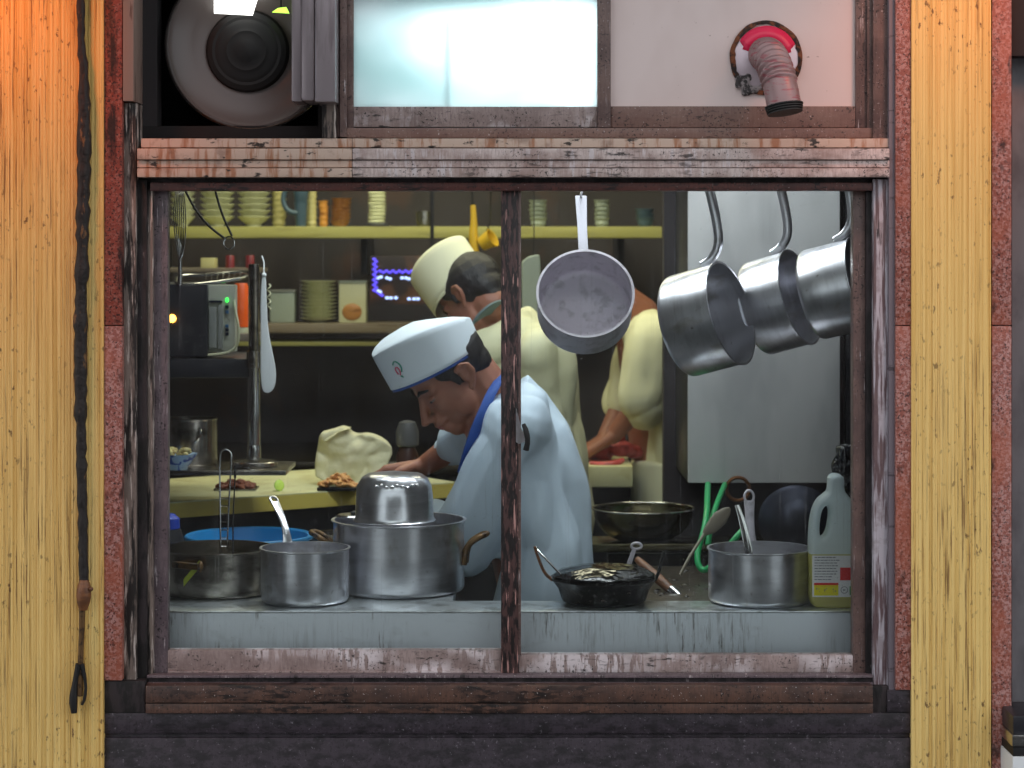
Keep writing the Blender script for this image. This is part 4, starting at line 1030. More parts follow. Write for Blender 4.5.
b = B(); add_tube(b, [P(180, 258, .4), P(180, 285, .4)], [.004, .005], 10); obj('handle', b, 'steel', wh)

# ------------------------------------------------------------------ chopping counter (runs obliquely)
y0a, y1a = 1.02, 1.36
pA = P(60, 503, y0a); zA = pA.z
# one level top; its front edge runs from near-left to far-right
zT = P(0, 502.5, 1.02).z
def edgeY(py, z): return (CAMZ - z) / (py - HOR) * FPX - CAMD
Y1, Y2 = edgeY(502.5, zT), edgeY(488, zT)
eL, eR = P(168, 502.5, Y1), P(372, 488.5, Y2)
dv = (eR - eL); dv.z = 0
fL = eL - dv * .25; fR = eL + dv * 1.45
nb = Vector((-dv.y, dv.x, 0)).normalized() * .52
t = thing('chopping_counter', 'thick yellow-edged chopping counter with the paper bag and trays on it', 'counter', ((fL + fR) / 2)[:2] + (0,))
b = B(); poly = [fL, fR, fR + nb, fL + nb]
for z0, z1, nm, m, ins in ((zT - .040, zT - .003, 'slab', 'board_yellow', 0), (zT - .003, zT, 'cutting_surface', 'board_top', .0)):
    b = B(); lo = [b.verts.new((p.x, p.y, z0)) for p in poly]; hi = [b.verts.new((p.x, p.y, z1)) for p in poly]
    b.faces.new(lo); b.faces.new(hi)
    for i in range(4): j = (i + 1) % 4; b.faces.new((lo[i], lo[j], hi[j], hi[i]))
    obj(nm, b, m, t, smooth=False)
for p in (fL + nb * .3, fR + nb * .3 - dv * .05):
    b = B(); add_box(b, (p.x, p.y, 0), (p.x + .05, p.y + .05, zT - .04), .002); obj('leg', b, 'machine_dark', t)
b = B(); q = [fL + nb * .12, fR + nb * .12, fR + nb * .16, fL + nb * .16]
lo = [b.verts.new((p.x, p.y, .05)) for p in q]; hi = [b.verts.new((p.x, p.y, zT - .041)) for p in q]; b.faces.new(lo); b.faces.new(hi)
for i in range(4): j = (i + 1) % 4; b.faces.new((lo[i], lo[j], hi[j], hi[i]))
obj('front_panel', b, 'machine_dark', t, smooth=False)
def onboard(px, py):
    """point on the board's surface seen at px,py"""
    Y = edgeY(py, zT); return P(px, py, Y)
def heap(bm, c, rx, ry, h, n, r0, r1, seed, long=1.6):
    rn = random.Random(seed)
    for i in range(n):
        u, v = rn.uniform(-1, 1), rn.uniform(-1, 1)
        if u * u + v * v > 1: continue
        z = h * (1 - (u * u + v * v)) * rn.uniform(.3, 1)
        R_ = Matrix.Translation(Vector(c) + Vector((u * rx, v * ry, z + r0 * .6))) @ Matrix.Rotation(rn.uniform(0, PI), 4, 'Z') @ Matrix.Rotation(rn.uniform(-.5, .5), 4, 'Y')
        r = rn.uniform(r0, r1); add_ball(bm, (0, 0, 0), (r * long, r, r * .8), R_, 8, 6)
c = onboard(236, 490)
t = thing('meat_tray', 'low tray of chopped dark cooked meat on the chopping counter', 'tray of food', c)
b = B(); add_box(b, c + Vector((-.055, -.03, 0)), c + Vector((.055, .05, .006)), .003); obj('tray', b, 'pot_dark', t)
b = B(); heap(b, c + Vector((0, .01, .006)), .05, .035, .016, 90, .005, .008, 4); obj('chopped_meat', b, 'meat_dark', t, kind='stuff') 
c = onboard(279, 491)
t = thing('lime', 'cut bright green lime half on the chopping counter', 'lime', c)
b = B(); M = Matrix.Translation(c + Vector((0, 0, .0145))) @ Matrix.Rotation(.7, 4, 'Z') @ Matrix.Rotation(math.radians(78), 4, 'X'); add_lathe(b, [(.001, -.012), (.009, -.009), (.0135, -.002), (.0145, .002)], 24, M); obj('rind', b, 'lime_green', t)
b = B(); add_lathe(b, [(.001, .002), (.0135, .002), (.012, .003), (.001, .003)], 24, M); obj('flesh', b, 'lime_flesh', t)
c = onboard(338, 490)
t = thing('food_tray', 'black tray heaped with pale noodles in front of the paper bag', 'tray of food', c)
b = B(); add_box(b, c + Vector((-.052, -.03, 0)), c + Vector((.052, .03, .009)), .003); obj('tray', b, 'black_plastic', t)
b = B(); heap(b, c + Vector((0, 0, .009)), .048, .028, .030, 130, .004, .006, 9, 2.6); obj('noodles', b, 'noodles', t, kind='stuff')
# paper bag
Yg = 1.43
c = P(352, 484, Yg); zz = zT
t = thing('paper_bag', 'crumpled white paper bag standing on the chopping counter', 'bag', (c.x, Yg, zz))
s = S(Yg)
def bagpt(x, y): return ((x - 352) * s, max(0, (486 - y) * s))
sil = [(314, 486), (316, 450), (319, 434), (331, 431), (345, 426), (352, 436), (368, 434), (384, 441), (394, 452), (386, 466), (384, 486)]
b = from_curve('bag', [smooth_poly([bagpt(x, y) for x, y in sil], 1)], .030, .006, Matrix.Translation((c.x, Yg + .02, zz)) @ Matrix.Rotation(PI / 2, 4, 'X'))
bmesh.ops.triangulate(b, faces=b.faces[:])
me = bpy.data.meshes.new('bag'); b.to_mesh(me); b.free(); me = voxel(me, .0045, 1)
for v in me.vertices:
    k = min(1, (v.co.z - zz) / .03) if v.co.z > zz else 0
    f = (.5 - abs(noise.noise(v.co * 11)) * 1.6) * .026 + (.3 - abs(noise.noise(v.co * 27))) * .012
    v.co.y += f * k * (1 if v.co.y < Yg + .02 else -1); v.co.x += noise.noise(v.co * 18 + Vector((9, 0, 0))) * .004 * k
    if v.co.z < zz: v.co.z = zz
o = bpy.data.objects.new('body', me); COL.objects.link(o); finish(o, me, 'paper_bag', t, angle=180)
b = B(); add_loft(b, [(P(327, 440, Yg), (.014, 0, 0), (0, .026, 0)), (P(340, 431, Yg), (.012, 0, .006), (0, .028, 0)), (P(350, 428, Yg), (.004, 0, .004), (0, .024, 0))], 16)
obj('folded_top', b, 'paper_bag', t)
# pepper mill and sauce bottle behind the chef's hand
t = thing('sauce_bottle', 'dark bottle with a grey top standing behind the chef in blue', 'bottle', onboard(405, 487) + Vector((0, .1, 0)))
c = onboard(407, 483); c.y += .02
b = B(); add_lathe(b, [(.001, 0), (.028, 0), (.030, .01), (.030, .07), (.020, .095), (.001, .095)], 24, Matrix.Translation(c)); obj('body', b, mat('bottle_brown', C(60, 34, 28), .3) and 'bottle_brown', t)
b = B(); add_lathe(b, [(.022, .095), (.030, .10), (.031, .135), (.022, .16), (.008, .165), (.001, .165)], 24, Matrix.Translation(c)); obj('cap', b, mat('cap_grey', C(84, 84, 84), .35) and 'cap_grey', t)

# right work table with meat
zM = P(0, 464, 2.0).z
t = thing('butchery_table', 'cream-topped work table carrying raw red meat', 'table', (P(610, 0, 2.0).x, 2.2, 0))
x0, x1 = P(520, 0, 2.0).x, .345
b = B(); add_box(b, (x0, 1.93, zM - .06), (x1, 2.45, zM), .004); obj('top', b, 'board_top', t)
b = B(); add_box(b, (x0 + .02, 2.0, .0), (x1 - .02, 2.4, zM - .06)); obj('body', b, 'machine_dark', t)
b = B()
for i, (x, y, rr) in enumerate(((598, 452, .03), (610, 446, .034), (622, 449, .032), (634, 452, .026), (604, 460, .02), (592, 460, .018), (616, 436, .022))):
    add_ball(b, P(x, y, 2.12 + .02 * (i % 2)), (rr * 1.3, rr, rr * .75))
lowz = min(v.co.z for v in b.verts)
for v in b.verts: v.co.z = max(v.co.z, zM + .001)
obj('raw_meat', b, 'meat_pink', remesh=.005, sm=3, angle=180, label='heap of raw red meat being cut on the cream table', cat='meat')
b = B(); add_tube(b, [P(590, 463, 1.98), P(600, 465, 1.97), P(615, 464, 1.97), P(623, 460, 1.99)], [.006, .010, .010, .007], 10, smooth=2)
for v in b.verts: v.co.z = max(v.co.z, zM + .0005)
obj('meat_strip', b, 'meat_pink', label='long strip of raw meat lying at the table edge', cat='meat')

# ------------------------------------------------------------------ back shelves and crockery
YS = 2.70
zs0, zs1 = P(0, 238, YS).z, P(0, 226.5, YS).z
t = thing('upper_shelf', 'long yellowish wooden shelf high across the back of the kitchen', 'shelf', (-.3, 2.8, zs0))
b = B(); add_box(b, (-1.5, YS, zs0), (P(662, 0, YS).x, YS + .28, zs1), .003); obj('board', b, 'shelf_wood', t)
for x in (-1.2, -.5, .35):
    b = B(); add_box(b, (x, YS + .24, zs0 - .12), (x + .02, 3.3, zs0), .001); obj('bracket', b, 'machine_dark', t)
zl1 = P(0, 323.5, 2.72).z; zl0 = P(0, 333, 2.72).z
t = thing('lower_shelf', 'brown wooden shelf below carrying the plate stack', 'shelf', (-.5, 2.85, zl0))
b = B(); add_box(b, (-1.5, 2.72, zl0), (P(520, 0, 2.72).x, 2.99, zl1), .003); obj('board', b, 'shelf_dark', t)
for x in (-1.1, -.2):
    b = B(); add_box(b, (x, 2.95, zl0 - .12), (x + .02, 3.3, zl0), .001); obj('bracket', b, 'machine_dark', t)
b = B(); add_box(b, (-1.5, 2.74, P(0, 346, 2.72).z), (P(520, 0, 2.72).x, 3.0, P(0, 342, 2.72).z), .002); obj('shelf_rail', b, 'shelf_wood', label='thin pale rail running just under the brown lower shelf', cat='rail')
zk = P(0, 452, 2.9).z
t = thing('back_counter', 'dark steel back counter under the shelves', 'counter', (-.4, 2.9, 0))
b = B(); add_box(b, (-1.49, 2.55, zk - .04), (.9, 3.29, zk), .004); obj('top', b, 'pot_dark', t)
b = B(); add_box(b, (-1.48, 2.6, 0), (.88, 3.27, zk - .04)); obj('body', b, 'machine_dark', t)

def bowl_mesh(r, h, foot):
    b = B(); add_lathe(b, [(.001, 0), (foot, 0), (foot, h * .16), (foot * 1.25, h * .3), (r * .78, h * .62), (r * .95, h * .9), (r, h * .95), (r, h), (r * .95, h), (r * .74, h * .66), (foot, h * .35), (.001, h * .3)], 28); return b
def stack(kind, where, px, Y, z, r, h, foot, step, n, m, group, cat, lean=0):
    first = None
    for i in range(n):
        kn = kind.replace('_', ' ')
        lb = '%s %s, %s' % ({0: 'lowest', n - 1: 'topmost'}.get(i, ORD[i] + ' lowest'), kn, where)
        loc = (P(px, 0, Y).x + random.uniform(-.0015, .0015) + lean * i, Y, z + i * step)
        if first is None:
            first = obj(kind, bowl_mesh(r, h, foot), m, label=lb, cat=cat, group=group); first.location = loc
        else:
            c = first.copy(); COL.objects.link(c); c.location = loc; c['label'] = lb
YB = 2.78
stack('bowl', 'narrow pale stack at far left of the top shelf', 183, YB, zs1, .040, .034, .016, .0195, 7, 'china', 'bowls stacked on the top shelf', 'bowl')
stack('bowl', 'left of two wide pale stacks on top shelf', 217.5, YB, zs1, .057, .034, .022, .0195, 7, 'china', 'bowls stacked on the top shelf', 'bowl')
stack('bowl', 'wide pale stack nearest the dark jug, top shelf', 254, YB, zs1, .054, .034, .022, .0195, 7, 'china', 'bowls stacked on the top shelf', 'bowl')
stack('cup', 'beige stack behind the dark jug handle', 279, YB + .05, zs1, .026, .036, .018, .019, 7, 'china_yellow', 'small cups on the top shelf', 'cup')
stack('cup', 'yellow stack just past the dark jug', 311.5, YB, zs1, .018, .034, .014, .017, 8, 'china_yellow', 'small cups on the top shelf', 'cup')
stack('cup', 'orange stack beside the brown saucers', 323.5, YB, zs1, .016, .030, .012, .018, 4, 'china_orange', 'small cups on the top shelf', 'cup')
stack('saucer', 'leaning brown stack on the top shelf', 340, YB, zs1, .034, .02, .02, .012, 7, 'china_brown', 'wooden saucers on the top shelf', 'saucer', .001)
stack('dish', 'pale stack on the small dark tray, top shelf', 377, YB, zs1 + .01, .030, .02, .024, .0115, 10, 'china', 'pale dishes on the top shelf', 'dish')
stack('steel_dish', 'shiny stack above the second chef hat', 424.5, YB, zs1, .030, .014, .022, .009, 5, 'steel', 'steel dishes on the top shelf', 'dish')
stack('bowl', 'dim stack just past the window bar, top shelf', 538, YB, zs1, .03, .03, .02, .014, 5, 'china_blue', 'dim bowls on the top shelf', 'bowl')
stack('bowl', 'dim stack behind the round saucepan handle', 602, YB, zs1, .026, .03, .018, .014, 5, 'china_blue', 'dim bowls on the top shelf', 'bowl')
stack('bowl', 'small dark pile near end of the top shelf', 645, YB, zs1, .032, .03, .02, .014, 3, 'china_slate', 'dim bowls on the top shelf', 'bowl')
b = B(); add_box(b, (P(366, 0, YB).x, YB - .04, zs1), (P(389, 0, YB).x, YB + .04, zs1 + .01), .002); obj('tray', b, 'machine_dark', label='small dark tray under the pale dish stack on the top shelf', cat='tray')
# jug with a big loop handle
t = thing('jug', 'dark blue-grey jug with a big loop handle on the top shelf', 'jug', (P(300, 0, 2.74).x, 2.74, zs1))
b = B(); add_lathe(b, [(.001, 0), (.016, 0), (.018, .02), (.022, .09), (.03, .15), (.028, .15), (.016, .02), (.001, .004)], 28, Matrix.Translation((P(301, 0, 2.73).x, 2.73, zs1))); obj('body', b, 'china_slate', t)
b = B(); add_tube(b, [P(303, 182, 2.72), P(288, 184, 2.72), P(282, 198, 2.72), P(286, 210, 2.72), P(296, 214, 2.72), P(303, 210, 2.72)], .0085, 10, smooth=2); obj('handle', b, 'china_slate', t)
# plates on lower shelf
stack('plate', 'pale stack on the brown lower shelf', 318.5, 2.82, zl1, .060, .016, .026, .0120, 11, 'china', 'plates on the lower shelf', 'plate')
b = B(); a0, a1 = P(337, 281, 2.79), P(366, 323.5, 2.79)
t = thing('food_container', 'translucent square container with orange contents beside the plate stack', 'container', (a0.x, 2.8, zl1))
add_box(b, (a0.x + .006, 2.79, zl1), (a1.x, 2.88, a0.z - .006), .004); obj('body', b, 'plastic_cream', t)
b = B(); add_box(b, (a0.x + .003, 2.785, a0.z - .006), (a1.x + .003, 2.885, a0.z), .003); obj('lid', b, 'china_blue', t)
b = B(); add_ball(b, P(352, 312, 2.79), (.032, .006, .028)); obj('contents', b, 'china_brown', t)
b = B(); a0, a1 = P(270, 290, 2.8), P(298, 323.5, 2.8)
t = thing('plastic_container', 'dim green-grey container left of the plate stack', 'container', (a0.x, 2.8, zl1)); add_box(b, (a0.x, 2.79, zl1), (a1.x - .01, 2.88, a0.z - .006), .006); obj('body', b, 'china_blue', t)
b = B(); add_box(b, (a0.x - .003, 2.785, a0.z - .006), (a1.x - .007, 2.885, a0.z), .003); obj('lid', b, 'panel_inset', t)
# box above machine, dark red cans
b = B(); a0, a1 = P(202, 258, 2.2), P(217, 268, 2.2)
t = thing('storage_shelf', 'dim narrow shelf above the dark machine with small cartons', 'shelf', (a0.x, 2.2, a1.z))
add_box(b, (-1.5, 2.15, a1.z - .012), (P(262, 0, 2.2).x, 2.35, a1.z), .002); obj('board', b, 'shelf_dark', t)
b = B(); add_box(b, (-1.5, 2.3, a1.z - .012), (-1.46, 2.34, a1.z + .5), .002); obj('upright', b, 'machine_dark', t)
b = B(); add_box(b, (a0.x, 2.17, a1.z), (P(216, 0, 2.2).x, 2.24, a0.z), .003); obj('carton', b, 'china_yellow', label='small cream carton on the dim shelf above the machine', cat='carton')
for i, px in enumerate((230, 250)):
    b = B(); c = P(px, 268, 2.22); c.z = a1.z; add_lathe(b, [(.001, 0), (.013, 0), (.013, .035), (.011, .038), (.001, .038)], 20, Matrix.Translation(c)); obj('tin_can', b, mat('can_red%d' % i, C(120, 34, 40), .4) and 'can_red%d' % i, label=('dark red can near the carton on the dim shelf', 'dark red can at the pole end of the dim shelf')[i], cat='can')
# dangling yellow cups
t = thing('yellow_scoop', 'yellow plastic scoop hanging above the second chef', 'scoop', P(474, 255, 2.3))
b = B(); add_tube(b, [P(473, 205, 2.3), P(474, 222, 2.3), P(473, 236, 2.3), P(475, 252, 2.3)], [.008, .010, .014, .013], 14, smooth=1); obj('body', b, 'plastic_yellow', t)
b = B(); add_tube(b, [P(473, 206, 2.3), P(471, 180, 2.3), P(471, -31, 2.3)], .003, 8); obj('cord', b, 'rubber', t)
t = thing('yellow_cup', 'yellow plastic cup tilted on a hook beside the yellow scoop', 'cup', P(488, 245, 2.3))
M = frame(P(482, 244, 2.3), (.75, -.35, .45), (0, 0, 1)); b = B(); add_lathe(b, [(.001, 0), (.022, 0), (.028, .04), (.030, .041), (.026, .040), (.020, .004), (.001, .003)], 28, M); obj('body', b, 'plastic_yellow', t)
b = B(); add_tube(b, [P(484, 240, 2.3), P(490, 222, 2.3), P(491, 180, 2.3), P(491, -31, 2.3)], .0025, 8); obj('hook', b, 'steel', t)
t = thing('towel', 'limp pale towel hanging between the window bar and the round saucepan', 'towel', P(530, 326, 1.9))
b = B(); sil = [(521, 262), (529, 256), (540, 254), (541, 300), (539, 326), (522, 318)]
add_prism(b, [(P(x, y, 1.9).x, P(x, y, 1.9).z) for x, y in sil], 1.9, 1.915); bmesh.ops.triangulate(b, faces=b.faces[:])
me_b = b; obj('cloth', b, 'china_blue', t, remesh=.005, sm=2, angle=180)
b = B(); add_tube(b, [P(534, 257, 1.907), P(534, -49, 1.907)], .0015, 6); obj('string', b, 'rubber', t)
b = B(); pbox(680, 686, 180, 216, 1.38, 1.40, .001, b); obj('yellow_label', b, 'plastic_yellow', label='yellow strip sign beside the top corner of the grey cabinet', cat='sign')

# outdoor sign's reflection in the glass, built as glowing dots on a board
YL = 2.45
t = thing('sign_reflection', 'glass reflection of a blue-violet sign, built as glowing dots behind the second chef hat', 'sign', P(430, 302, YL))
b = B()
def dots(bm, pts, r): 
    for p in pts: add_ball(bm, P(p[0], p[1], YL), (r * 1.3, .003, r), u=8, v=6)
dots(b, [(374 + (k % 2) * 2, 259 + k * 2.6) for k in range(13)] + [(380 + k * 3.2, 271 + (k % 2) * 1.5) for k in range(11)] + [(376 + k * 2, 291 + k * 1.5) for k in range(4)], .0045); obj('violet_dots', b, 'reflection_violet', t)
b = B(); dots(b, [(378, 278), (381, 277), (387, 278), (390, 279), (402, 278), (406, 278), (409, 279), (423, 278), (426, 279), (378, 291), (380, 292), (387, 298), (391, 298), (396, 298), (409, 299), (414, 299), (418, 299), (434, 298), (438, 299), (443, 297)] + [(432 + k * 3, 292 + (k % 2)) for k in range(18)] + [(490.5, 263 + k * 2.6) for k in range(9)], .0048); obj('blue_dots', b, 'reflection_blue', t)
b = B(); pbox(370, 495, 256, 304, YL + .004, YL + .02, .002, b); obj('reflection_board', b, mat('reflection_back', C(40, 30, 30), .5, layers=[(C(96, 62, 44), (9, 9, 9), .5, .6, 2, .8)]) and 'reflection_back', t)
b = B(); pbox(430, 434, -25, 257, YL + .008, YL + .014, .001, b); obj('hanger', b, 'machine_dark', t)

# ------------------------------------------------------------------ people
def L2W(o, F, U):
    x = Vector(F).normalized(); U = Vector(U); z = (U - x * U.dot(x)).normalized(); y = z.cross(x)
    return Matrix(((x.x, y.x, z.x, o[0]), (x.y, y.y, z.y, o[1]), (x.z, y.z, z.z, o[2]), (0, 0, 0, 1)))
def head_shape(bm, M, k=1.0):
    T = M @ Matrix.Diagonal((k, k, k, 1))
    def e(c, r): add_ball(bm, c, r, T, 20, 14)
    def cp(a, b_, r0, r1): add_cap(bm, T @ Vector(a), T @ Vector(b_), r0 * k, r1 * k)
    e((-.006, 0, .040), (.092, .075, .084)); e((.030, 0, -.012), (.060, .060, .078)); e((.030, 0, -.062), (.050, .047, .036)); e((.064, 0, -.092), (.023, .024, .018))
    e((.045, 0, .055), (.046, .058, .045))
    cp((.086, 0, .014), (.110, 0, -.026), .0075, .0100); e((.115, 0, -.033), (.0115, .0115, .0095)); 
    for s_ in (-1, 1):
        e((.100, s_ * .012, -.037), (.011, .009, .008)); cp((.080, s_ * .008, .024), (.066, s_ * .046, .020), .0115, .010); e((.060, s_ * .034, -.020), (.024, .020, .020))
        e((.026, s_ * .046, -.05), (.03, .012, .032))
        # ear
        ear = [(.006, .078, .022), (-.008, .086, .028), (-.022, .090, .020), (-.024, .088, .0), (-.014, .082, -.018), (-.002, .076, -.030)]
        for i in range(5): cp((ear[i][0], s_ * ear[i][1], ear[i][2]), (ear[i + 1][0], s_ * ear[i + 1][1], ear[i + 1][2]), .0055, .0055)
        e((-.008, s_ * .077, .002), (.015, .006, .024)); e((.0, s_ * .076, -.028), (.008, .005, .009))
    e((.085, 0, -.053), (.016, .026, .011)); cp((.094, -.016, -.058), (.094, .016, -.058), .0062, .0062); e((.100, 0, -.056), (.007, .012, .005)); cp((.090, -.013, -.069), (.090, .013, -.069), .0066, .0066); e((.080, 0, -.078), (.014, .022, .012))
def hand_shape(bm, wrist, d, pn, side=1, curl=.5, k=1.0):
    """d: direction wrist->knuckles; pn: palm normal; side: thumb side sign along d x pn"""
    d = Vector(d).normalized(); pn = Vector(pn); pn = (pn - d * pn.dot(d)).normalized(); s = d.cross(pn) * side
    w_ = Vector(wrist)
    for u in (-.5, 0, .5):
        add_cap(bm, w_ + s * u * .03 * k, w_ + d * .085 * k + s * u * .058 * k, .017 * k, .0135 * k)
    for i, (off, ln) in enumerate(((.032, .072), (.011, .080), (-.011, .074), (-.031, .058))):
        p = w_ + d * .088 * k + s * off * k; dd = d.copy(); c = curl * (.8 + .15 * i)
        for j, f in enumerate((.45, .32, .23)):
            dd = (Matrix.Rotation(0, 3, 'X') @ dd); q = Quaternion(s.cross(Vector((0, 0, 0))) if False else d.cross(pn).normalized(), 0)
            ang = c * (.5 + .4 * j); dd = (d * math.cos(ang) + pn * math.sin(ang)).normalized()
            p2 = p + dd * ln * f * k; add_cap(bm, p, p2, (.0092 - .0009 * j) * k, (.0085 - .0009 * j) * k, 10); p = p2
    p = w_ + d * .022 * k + s * .026 * k
    for j, (vec, ln, r0) in enumerate(((s * .75 + d * .6 + pn * .25, .042, .013), (s * .35 + d * .85 + pn * .4, .032, .0105), (d * .9 + pn * .5, .026, .009))):
        p2 = p + vec.normalized() * ln * k; add_cap(bm, p, p2, r0 * k, r0 * .88 * k, 10); p = p2
def fold(me, amp, sc, centre=None, stretch=(1, 1, 1)):
    ns = [v.normal.copy() for v in me.vertices]
    for v, nrm in zip(me.vertices, ns):
        c = Vector((v.co.x * stretch[0], v.co.y * stretch[1], v.co.z * stretch[2])) * sc
        f = (abs(noise.noise(c)) * 2 - .5) * amp + noise.noise(c * 2.7) * amp * .35
        v.co += nrm * f
def clothes(name, bm, m, parent, vox=.007, sm=4, amp=.006, sc=7, stretch=(1, 1, 1), label=None):
    me = bpy.data.meshes.new(name); bmesh.ops.recalc_face_normals(bm, faces=bm.faces[:]); bm.to_mesh(me); bm.free()
    me = voxel(me, vox, sm); fold(me, amp, sc, None, stretch)
    o = bpy.data.objects.new(name, me); COL.objects.link(o)
    return finish(o, me, m, parent, angle=180, label=label)
def hat_ring(k, th, zc, flare, a, bb):
    c, s_ = math.cos(th), math.sin(th)
    return (a * flare * c * k, bb * flare * s_ * abs(s_) ** .22 * k, zc * k)
def hat(M, m, parent, back=0.0, a=.110, bb=.082, x0=.032, z0=.040, hgt=.082, k=1.0, bulge=.018, tilt=0.0):
    T = M @ Matrix.Translation((x0 * k, 0, z0 * k)) @ Matrix.Rotation(tilt, 4, 'Y')
    b = B(); n = 64; rings = []
    lv = [(0, 1.0, 0), (.12, 1.004, 0), (.5, 1.02, .4), (.85, 1.03, .9), (1.0, 1.028, 1), (1.03, 1.0, 1), (1.10, .9, .8), (1.22, .5, .4), (1.26, .02, .3)]
    def pt(th, f, fl, bl):
        q = hat_ring(k, th, hgt * f * (1 - back * ((1 - math.cos(th)) / 2) ** 2 * (fl if f > .05 else 0)) + bulge * abs(math.sin(th)) * bl, fl, a, bb); return T @ Vector(q)
    for f, fl, bl in lv: rings.append([b.verts.new(pt(2 * PI * i / n, f, fl, bl)) for i in range(n)])
    for r in range(len(rings) - 1):
        for i in range(n): j = (i + 1) % n; b.faces.new((rings[r][i], rings[r][j], rings[r + 1][j], rings[r + 1][i]))
    b.faces.new(rings[-1])
    b3 = B(); ra = [b3.verts.new(pt(2 * PI * i / n, -.075, .985, 0)) for i in range(n)]; rb = [b3.verts.new(pt(2 * PI * i / n, .01, .985, 0)) for i in range(n)]
    for i in range(n): j = (i + 1) % n; b3.faces.new((ra[i], ra[j], rb[j], rb[i]))
    o = obj('hat', b, m, parent, angle=50); bd = obj('sweatband', b3, 'collar_blue' if m == 'hat_white' else 'hat_cream', o); sb = bd.modifiers.new('t', 'SOLIDIFY'); sb.thickness = .0015; so = o.modifiers.new('t', 'SOLIDIFY'); so.thickness = .0018
    return o, pt
def shoe(bm, x, y, d):
    d = Vector(d).normalized(); add_cap(bm, Vector((x, y, .035)), Vector((x, y, .035)) + d * .15, .035, .034)
    for v in bm.verts: v.co.z = max(v.co.z, .0)

def person(label, loc, head_o, F, U, k, neck, sh, hip, coat_m, arms, feet, skin_m='skin', coat_secs=None, hat_m='hat_white', collar_m='collar_blue', hat_kw={}, fold_kw={}, collar=None, hands=None, smooth_body=3):
    t = thing('person', label, 'person', loc)
    M = L2W(head_o, F, U)
    b = B(); head_shape(b, M, k)
    nk0 = M @ Vector((-.030 * k, 0, -.05 * k)); add_cap(b, nk0, neck, .054 * k, .060 * k); add_cap(b, M @ Vector((-.045 * k, 0, .0)), neck, .05 * k, .06 * k)
    mid = (sh[0] + sh[1]) / 2; hc_ = (hip[0] + hip[1]) / 2
    add_cap(b, sh[0], sh[1], .055, .055); add_cap(b, neck, mid, .06, .09); add_cap(b, mid, hc_, .095, .10); add_cap(b, hip[0], hip[1], .08, .08)
    for (S0, E0, W0, hd, pn, sd, cu) in arms:
        add_cap(b, S0, E0, .046, .037); add_cap(b, E0, W0, .036, .025); hand_shape(b, W0, hd, pn, sd, cu, k)
    for i, f in enumerate(feet):
        kn = (hip[i] + Vector(f)) / 2 + Vector((-.02, 0, .02)); add_cap(b, hip[i], kn, .075, .052); add_cap(b, kn, Vector((f[0], f[1], .06)), .052, .036)
    body = obj('body', b, skin_m, t, remesh=.0042, sm=smooth_body, angle=180)
    # trousers and shoes
    b = B()
    add_cap(b, hip[0], hip[1], .10, .10)
    for i, f in enumerate(feet):
        kn = (hip[i] + Vector(f)) / 2 + Vector((-.02, 0, .02)); add_cap(b, hip[i], kn, .092, .07); add_cap(b, kn, Vector((f[0], f[1], .07)), .07, .055)
    clothes('trousers', b, 'trousers', t, .01, 3, .004)
    for f in feet:
        b = B(); shoe(b, f[0], f[1], (F[0], F[1], 0)); obj('shoe', b, 'shoe', t)
    # hair
    T = M @ Matrix.Diagonal((k, k, k, 1)); b = B()
    add_ball(b, (-.016, 0, .040), (.090, .0795, .083), T); add_ball(b, (-.052, 0, -.002), (.045, .060, .055), T); add_ball(b, (-.056, 0, -.035), (.030, .045, .035), T)
    for s_ in (-1, 1): add_cap(b, T @ Vector((.018, s_ * .070, .03)), T @ Vector((.014, s_ * .0715, -.004)), .011 * k, .006 * k); add_ball(b, (.0, s_ * .066, .04), (.05, .014, .03), T)
    hr = obj('hair', b, 'hair_black', t, remesh=.004, sm=3, angle=180)
    # eyes, brows, mouth
    for s_ in (-1, 1):
        b = B(); add_ball(b, (.0755, s_ * .030, .001), (.0085, .0115, .0050), T); ey = obj('eye', b, 'eye_white', t)
        b = B(); add_ball(b, (.0825, s_ * .031, -.001), (.0022, .0045, .0034), T); obj('iris', b, 'eye_dark', ey)
        b = B(); add_loft(b, [(T @ Vector((.092, s_ * .014, .024)), T.to_3x3() @ Vector((.003, 0, 0)), T.to_3x3() @ Vector((0, 0, .003))), (T @ Vector((.089, s_ * .030, .031)), T.to_3x3() @ Vector((.004, 0, 0)), T.to_3x3() @ Vector((0, 0, .0045))), (T @ Vector((.075, s_ * .048, .027)), T.to_3x3() @ Vector((.003, 0, 0)), T.to_3x3() @ Vector((0, 0, .0025)))], 10); obj('eyebrow', b, 'hair_black', t)
        b = B(); add_ball(b, (.0768, s_ * .030, .0055), (.0108, .0138, .0058), T); obj('eyelid', b, skin_m, t)
    b = B(); add_cap(b, T @ Vector((.100, -.014, -.060)), T @ Vector((.100, .014, -.060)), .0034 * k, .0034 * k); add_cap(b, T @ Vector((.097, -.011, -.068)), T @ Vector((.097, .011, -.068)), .0036 * k, .0036 * k); obj('lips', b, 'lip', t, remesh=.0015, sm=2, angle=180)
    h_, pt = hat(M, hat_m, t, k=k, **hat_kw)
    # coat
    b = B()
    add_loft(b, coat_secs)
    add_cap(b, sh[0], sh[1], .078, .078)
    for (S0, E0, W0, cuffu, r0, r1, r2) in hands:
        add_cap(b, S0, E0, r0, r1)
        if cuffu > 0: add_cap(b, E0, E0.lerp(W0, cuffu), r1, r2)
    clothes('coat', b, coat_m, t, **fold_kw)
    if collar:
        b = B(); add_strap(b, collar[0], collar[1], .007, collar[2], smooth=3); obj('collar', b, collar_m, t)
    return t, M, pt, h_

